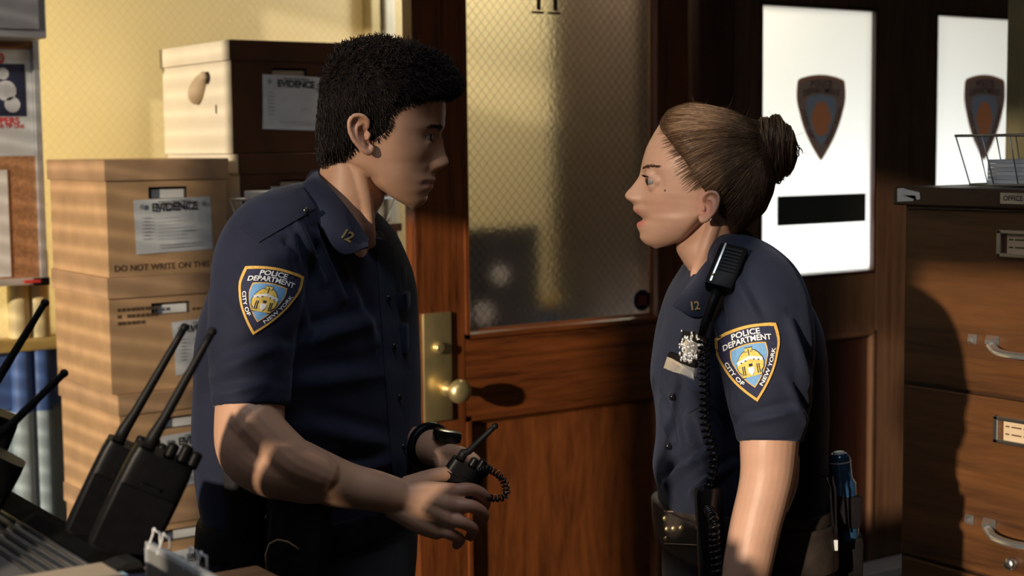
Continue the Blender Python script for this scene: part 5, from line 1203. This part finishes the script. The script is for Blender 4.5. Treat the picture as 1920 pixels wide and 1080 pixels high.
for k in range(700):                                    # loops of the bun
    x = RNG.uniform(-.95, .97); rr = math.sqrt(max(.02, 1 - x * x)) * RNG.uniform(.97, 1.10); a0_ = RNG.uniform(0, 6.28); sp = RNG.uniform(1.2, 3.6); tw_ = RNG.normal() * .35; P_ = []
    lump = 1 + .07 * math.sin(x * 9)
    for a in np.linspace(a0_, a0_ + sp, 12):
        xx = x + tw_ * (a - a0_ - sp / 2) * .25 + .06 * math.sin(a * 2 + k % 5)
        r2 = math.sqrt(max(.03, 1 - min(.98, xx * xx))) * rr / math.sqrt(max(.02, 1 - x * x)) * lump
        P_.append(Vector((bc.x + xx * .036 + .004 * math.cos(a * 1.0), bc.y + .041 * r2 * math.cos(a), bc.z + .046 * r2 * math.sin(a) - .10 * xx * .036)))
    paths.append(P_); rad.append(.0006 + .0009 * RNG.random()); shd.append(float(np.clip(.42 + .3 * RNG.normal(), 0, 1)))
for k in range(36):                                     # stray hairs
    f = RNG.random(); u0, v0 = (1400 + 90 * f, 222 + 60 * RNG.random() * (f > .5)) if k % 2 else (1300 + 100 * f, 195 + 20 * f); p_, n_ = hit(hb, u0, v0 + 8, .0)
    if p_ is None: continue
    dv = (n_ + Vector(RNG.normal(size=3)) * .8 + Vector((.3, 0, .5))).normalized(); c2 = Vector(RNG.normal(size=3)) * .006; P_ = [p_ + dv * .004 * j + c2 * (j / 5) ** 2 for j in range(6)]
    paths.append(P_); rad.append(.0003); shd.append(.6)
g, sh = strands(paths, rad, shd, soft=True); o = put(g, 'hair_strands', 'hair_blonde', wom, WB0, recalc=False, parent=ho); o['kind'] = 'stuff'; set_attr(o, 'shade', sh)
# shirt
tor = torso_rings([(468, 1312, 1392, .060), (500, 1290, 1432, .10), (540, 1268, 1482, .138), (590, 1252, 1512, .158), (650, 1238, 1526, .163), (715, 1231, 1530, .160), (770, 1238, 1532, .150), (830, 1240, 1533, .145), (885, 1233, 1534, .145), (925, 1240, 1533, .148), (965, 1250, 1530, .150)], 2.34, -.22, 64, 2.4)
slv = [tor, limb([px(1368, 482, 2.30, .036), px(1395, 505, 2.25, .050), px(1428, 552, 2.19, .062), px(1434, 620, 2.158, .069), px(1440, 690, 2.145, .0665), px(1445, 770, 2.135, .058), px(1444, 818, 2.13, .0485), px(1444, 830, 2.128, .0475)], 7, 30, tip=False),
       limb([px(1360, 482, 2.38, .036), px(1385, 505, 2.43, .050), px(1410, 552, 2.48, .062), px(1412, 690, 2.52, .062), px(1410, 800, 2.53, .050)], 6, 24, tip=False)]
shirt = remesh(slv, .0042, 6)
folds(shirt, [(1285, 770, 1310, 860, 5, 0.0148), (1270, 880, 1330, 850, 8, 0.0148), (1250, 905, 1300, 870, 7, 0.0123), (1330, 700, 1362, 800, 6, 0.0123), (1240, 745, 1262, 830, 5, 0.0099), (1300, 920, 1375, 870, 8, 0.0148), (1340, 560, 1352, 640, 6, 0.0123), (1355, 620, 1375, 780, 5, 0.0099),
              (1400, 790, 1490, 770, 9, 0.0074), (1480, 600, 1515, 720, 9, 0.0099), (1470, 700, 1510, 790, 8, 0.0074), (1280, 700, 1330, 760, 8, 0.0099), (1380, 520, 1420, 600, 9, 0.0074)], keep=(1404, 675, 85))
noise_disp(shirt, .0028, 36, 8)
ws = put(shirt, 'shirt', 'uniform_cloth_worn', wom, WB0); sb = BVHTree.FromPolygons([Vector(p) for p in shirt.v], shirt.f)
c1 = sheet([[(1384, 432, 2.345), (1378, 440, 2.298), (1352, 462, 2.278), (1322, 492, 2.283), (1299, 522, 2.305)], [(1412, 448, 2.345), (1412, 462, 2.275), (1385, 505, 2.215), (1318, 592, 2.175), (1262, 572, 2.205)]], .0035)
put(c1, 'collar', 'uniform_cloth_worn', wom, WB0, 'auto', parent=ws); cbw = BVHTree.FromPolygons([Vector(p) for p in c1.v], c1.f)
c2 = sheet([[(1384, 432, 2.345), (1374, 440, 2.39), (1346, 462, 2.41), (1316, 492, 2.405), (1297, 522, 2.33)], [(1412, 448, 2.345), (1400, 462, 2.42), (1360, 500, 2.46), (1290, 560, 2.44), (1262, 572, 2.36)]], .0035)
put(c2, 'collar', 'uniform_cloth_worn', wom, WB0, 'auto', parent=ws)
put(patch(sb, (1343, 634), (1454, 606), (1421, 752.5)), 'shoulder_patch', ['patch_gold', 'patch_navy', 'patch_blue', 'patch_white', 'patch_yellow'], wom, WB0, False, parent=ws, recalc=False)
pins(cbw, '12', 1303, 576, 22, -.12, WB0, wom, ws)
# badge, name plate, pocket, buttons
g = M(); TLb, TRb, TIPb = np.array((1284, 622)), np.array((1330, 636)), np.array((1292, 690)); 
for e, k in ((.004, 1.0), (.0055, .8), (.007, .5)):
    v2, f2 = fan(shield_outline(k, 10, 8), (0, -.05)); mid = (TLb + TRb) / 2; exx = (TRb - TLb) / 2; eyy = (mid - TIPb) / 2.16
    o_, _ = drape(sb, [tuple(mid + exx * x * (1 + .08 * math.sin(9 * y)) + eyy * (y - .86)) for x, y in v2], f2, e); g.add(o_, f2, 1 if e < .0065 else 0)
for k in range(70):
    x, y = RNG.uniform(-.95, .95), RNG.uniform(-.9, .95); p_, n_ = hit(sb, *tuple(mid + exx * x * (1 - max(0, -y) * .6) + eyy * (y - .86)), .007)
    if p_: g.ball(tuple(p_), .0014 + .0012 * RNG.random(), 0, 6, (1, 1, 1.5))
put(g, 'badge', ['badge_silver', 'leather'], wom, WB0, 'auto', parent=ws, recalc=False)
put(slab(sb, [(1257, 668), (1308, 690), (1303, 714), (1250, 690)], 6, 3, .002, .003), 'name_plate', 'badge_silver', wom, WB0, 'auto', parent=ws)
put(slab(sb, [(1262, 660), (1310, 680), (1308, 690), (1257, 669)], 6, 2, .002, .004), 'badge_holder', 'leather', wom, WB0, 'auto', parent=ws)
put(slab(sb, [(1240, 690), (1330, 715), (1332, 752), (1290, 775)], 6, 4, .0, .002), 'pocket_flap', 'uniform_cloth_worn', wom, WB0, 'auto', parent=ws)
for (u, v) in ((1266, 744), (1258, 835)):
    p_, n_ = hit(sb, u, v, .004)
    if p_: put(M().ball(tuple(p_), .0055, 0, 8, (1, .6, 1)), 'button', 'black_gloss', wom, WB0, parent=ws)
# trousers, belt and gear
tr_r = torso_rings([(930, 1252, 1522, .142), (980, 1254, 1528, .150), (1040, 1256, 1538, .160), (1100, 1256, 1545, .168), (1200, 1266, 1535, .160)], 2.34, -.22, 56, 2.5)
hz = H(1390, 1120, 2.34).z; hx = H(1395, 1100, 2.34).x
lp_, sp_ = legs_and_shoes(wom, WB0, hx, 2.34, hz, Vector((-.97, -.22, 0)), .09, .098, '')
put(remesh([tr_r] + lp_, .007, 4), 'trousers', 'fabric_trousers', wom, WB0)
for s_ in sp_: put(s_, 'shoe', 'black_gloss', wom, WB0, 'auto')
wbelt = torso_rings([(952, 1238, 1540, .158), (958, 1234, 1543, .162), (1024, 1240, 1546, .165), (1031, 1244, 1543, .161)], 2.34, -.22, 64, 2.5); put(wbelt, 'duty_belt', 'leather_brown', wom, WB0, 'auto')
wbv = BVHTree.FromPolygons([Vector(p) for p in wbelt.v], wbelt.f)
inner = torso_rings([(930, 1248, 1534, .150), (934, 1246, 1536, .153), (950, 1246, 1538, .155), (955, 1248, 1536, .153)], 2.34, -.22, 64, 2.5); put(inner, 'trouser_belt', 'leather_brown', wom, WB0, 'auto')
for (u, v) in ((1248, 972), (1250, 1010), (1278, 990), (1264, 991), (1252, 992)):
    p_, n_ = hit(wbv, u, v, .001)
    if p_: put(M().ball(tuple(p_), .0042, 0, 8, (1, .6, 1)), 'belt_snap', 'brass', wom, WB0)
for v in (962, 1022):
    pts = [hit(wbv, u, v - (1310 - u) * .04, .0006)[0] for u in np.linspace(1246, 1320, 12)]; put(M().tube([p for p in pts if p], .0010, 5), 'belt_stitching', 'stitch', wom, WB0)
# holster loop beside the arm
lo = slab(wbv, [(1306, 925), (1350, 922), (1358, 1030), (1314, 1030)], 5, 8, .008, .008); 
c = H(1333, 1010, 2.165); put(boxat(c, (.040, .030, .155), .25, -.05, .012), 'holster', 'black_gloss', wom, WB0, 'auto')
# radio pouch and flashlight on the back of the belt
def gear(name, label, cat, g, mats, parts_=()):
    t = thing(name, label, cat, wom.location, -TH); put(g, 'body', mats, t, WB0, 'auto')
    for nm, gg, mm in parts_: put(gg, nm, mm, t, WB0, 'auto')
    return t
c = H(1532, 985, 2.27)
kn = [('knob', M().lathe([(.006, 0), (.006, .016), (.004, .018)], 12, 0, 'Z', tuple(H(u, 905, 2.265))), 'black_plastic') for u in (1516, 1534)]
cab = M().tube([tuple(H(u, v, 2.215)) for u, v in ((1532, 895), (1548, 893), (1556, 915), (1560, 960), (1563, 1000))], .0016, 6)
cab2 = M().tube([tuple(H(u, v, 2.215)) for u, v in ((1540, 893), (1560, 893), (1566, 920), (1568, 1000))], .0016, 6)
gear('belt_radio', 'black radio in a pouch on the back of the woman\'s belt', 'radio', boxat(c, (.046, .042, .16), -.2, .03, .01), 'black_plastic',
     kn + [('cable', cab, 'black_gloss'), ('cable', cab2, 'black_gloss'), ('cable_tag', boxat(H(1563, 1022, 2.213), (.012, .006, .016), 0, 0, .001), 'white_plastic'), ('pouch', boxat(H(1534, 1052, 2.265), (.060, .055, .10), -.2, .03, .012), 'leather')])
fa, fb = Vector(H(1573, 850, 2.28)), Vector(H(1590, 1010, 2.28)); dv = (fb - fa)
fl = M().tube([fa + dv * k for k in (0, .03, .05, .28, .34, .7, 1)], [.011, .016, .017, .017, .0215, .0205, .017], 20)
rg = M().tube([fa + dv * k for k in (.085, .10)], [.0172, .0172], 20); cp_ = M().tube([fa + dv * k for k in (-.02, .015)], [.008, .0115], 16)
gear('flashlight', 'dark metal flashlight with a white ring, hanging behind the woman\'s hip', 'flashlight', fl, 'lens_blue', [('ring', rg, 'white_plastic'), ('tail_cap', cp_, 'white_plastic'), ('holder', boxat(H(1584, 955, 2.28), (.044, .044, .05), 0, .08, .006), 'leather')])
c = H(1572, 1058, 2.29); gear('belt_pouch', 'black leather pouch below the flashlight on the woman\'s belt', 'pouch', boxat(c, (.07, .05, .10), -.1, .02, .012), 'leather', [('snap', M().ball(tuple(H(1566, 1068, 2.262)), .005, 0, 8), 'steel')])
# shoulder microphone with coiled cord
q0, n0 = hit(sb, 1365, 505, .0)
mc = thing('shoulder_microphone', 'black shoulder microphone clipped near the woman\'s collar with a coiled cord', 'microphone', wom.location, -TH)
A_ = H(1378, 468, 2.185); B_ = H(1347, 545, 2.145); axm = (B_ - A_).normalized(); fw_ = Vector((-.35, -1, .2)); fw_ = (fw_ - axm * fw_.dot(axm)).normalized(); sdm = axm.cross(fw_)
Rm = Matrix((sdm, fw_, axm)).transposed().to_4x4(); Rm.translation = (A_ + B_) / 2; Lm = (B_ - A_).length
g = M().box((-.021, -.013, -Lm / 2), (.021, .013, Lm / 2), 0, .006).xf(Rm); put(g, 'body', 'black_plastic', mc, WB0, 'auto')
g = M()
for k in range(7): g.box((-.015, .0125, -Lm * .38 + k * .006), (.009, .0142, -Lm * .38 + k * .006 + .003))
put(g.xf(Rm), 'speaker_grille', 'rubber', mc, WB0, 'auto')
put(M().box((.010, .011, -Lm * .48), (.014, .0145, Lm * .45), 0, .001).xf(Rm), 'side_ridge', 'steel', mc, WB0, 'auto')
put(M().ball(tuple(Rm @ Vector((.012, .0135, Lm * .30))), .0026, 0, 8), 'screw', 'brass', mc, WB0)
put(M().tube([tuple(H(u, v, d)) for u, v, d in ((1345, 542, 2.15), (1333, 575, 2.14), (1322, 605, 2.135), (1316, 630, 2.13))], [.009, .0075, .006, .0055], 12), 'strain_relief', 'rubber', mc, WB0)
pth = []
for u, v in ((1316, 628), (1321, 660), (1321, 720), (1323, 780), (1319, 840), (1320, 890), (1326, 930)):
    p_, n_ = hit(sb, u, v, .012); pth.append(tuple(p_) if p_ else tuple(H(u, v, 2.14)))
yl = min(p[1] for p in pth); pth = [(p[0], min(p[1], 2.16), p[2]) for p in pth]
for u, v in ((1338, 975), (1340, 1020), (1346, 1080), (1352, 1130)): pth.append(tuple(H(u, v, 2.105)))
put(coil(pth, .0062, 46, .0022), 'coiled_cord', 'black_gloss', mc, WB0)
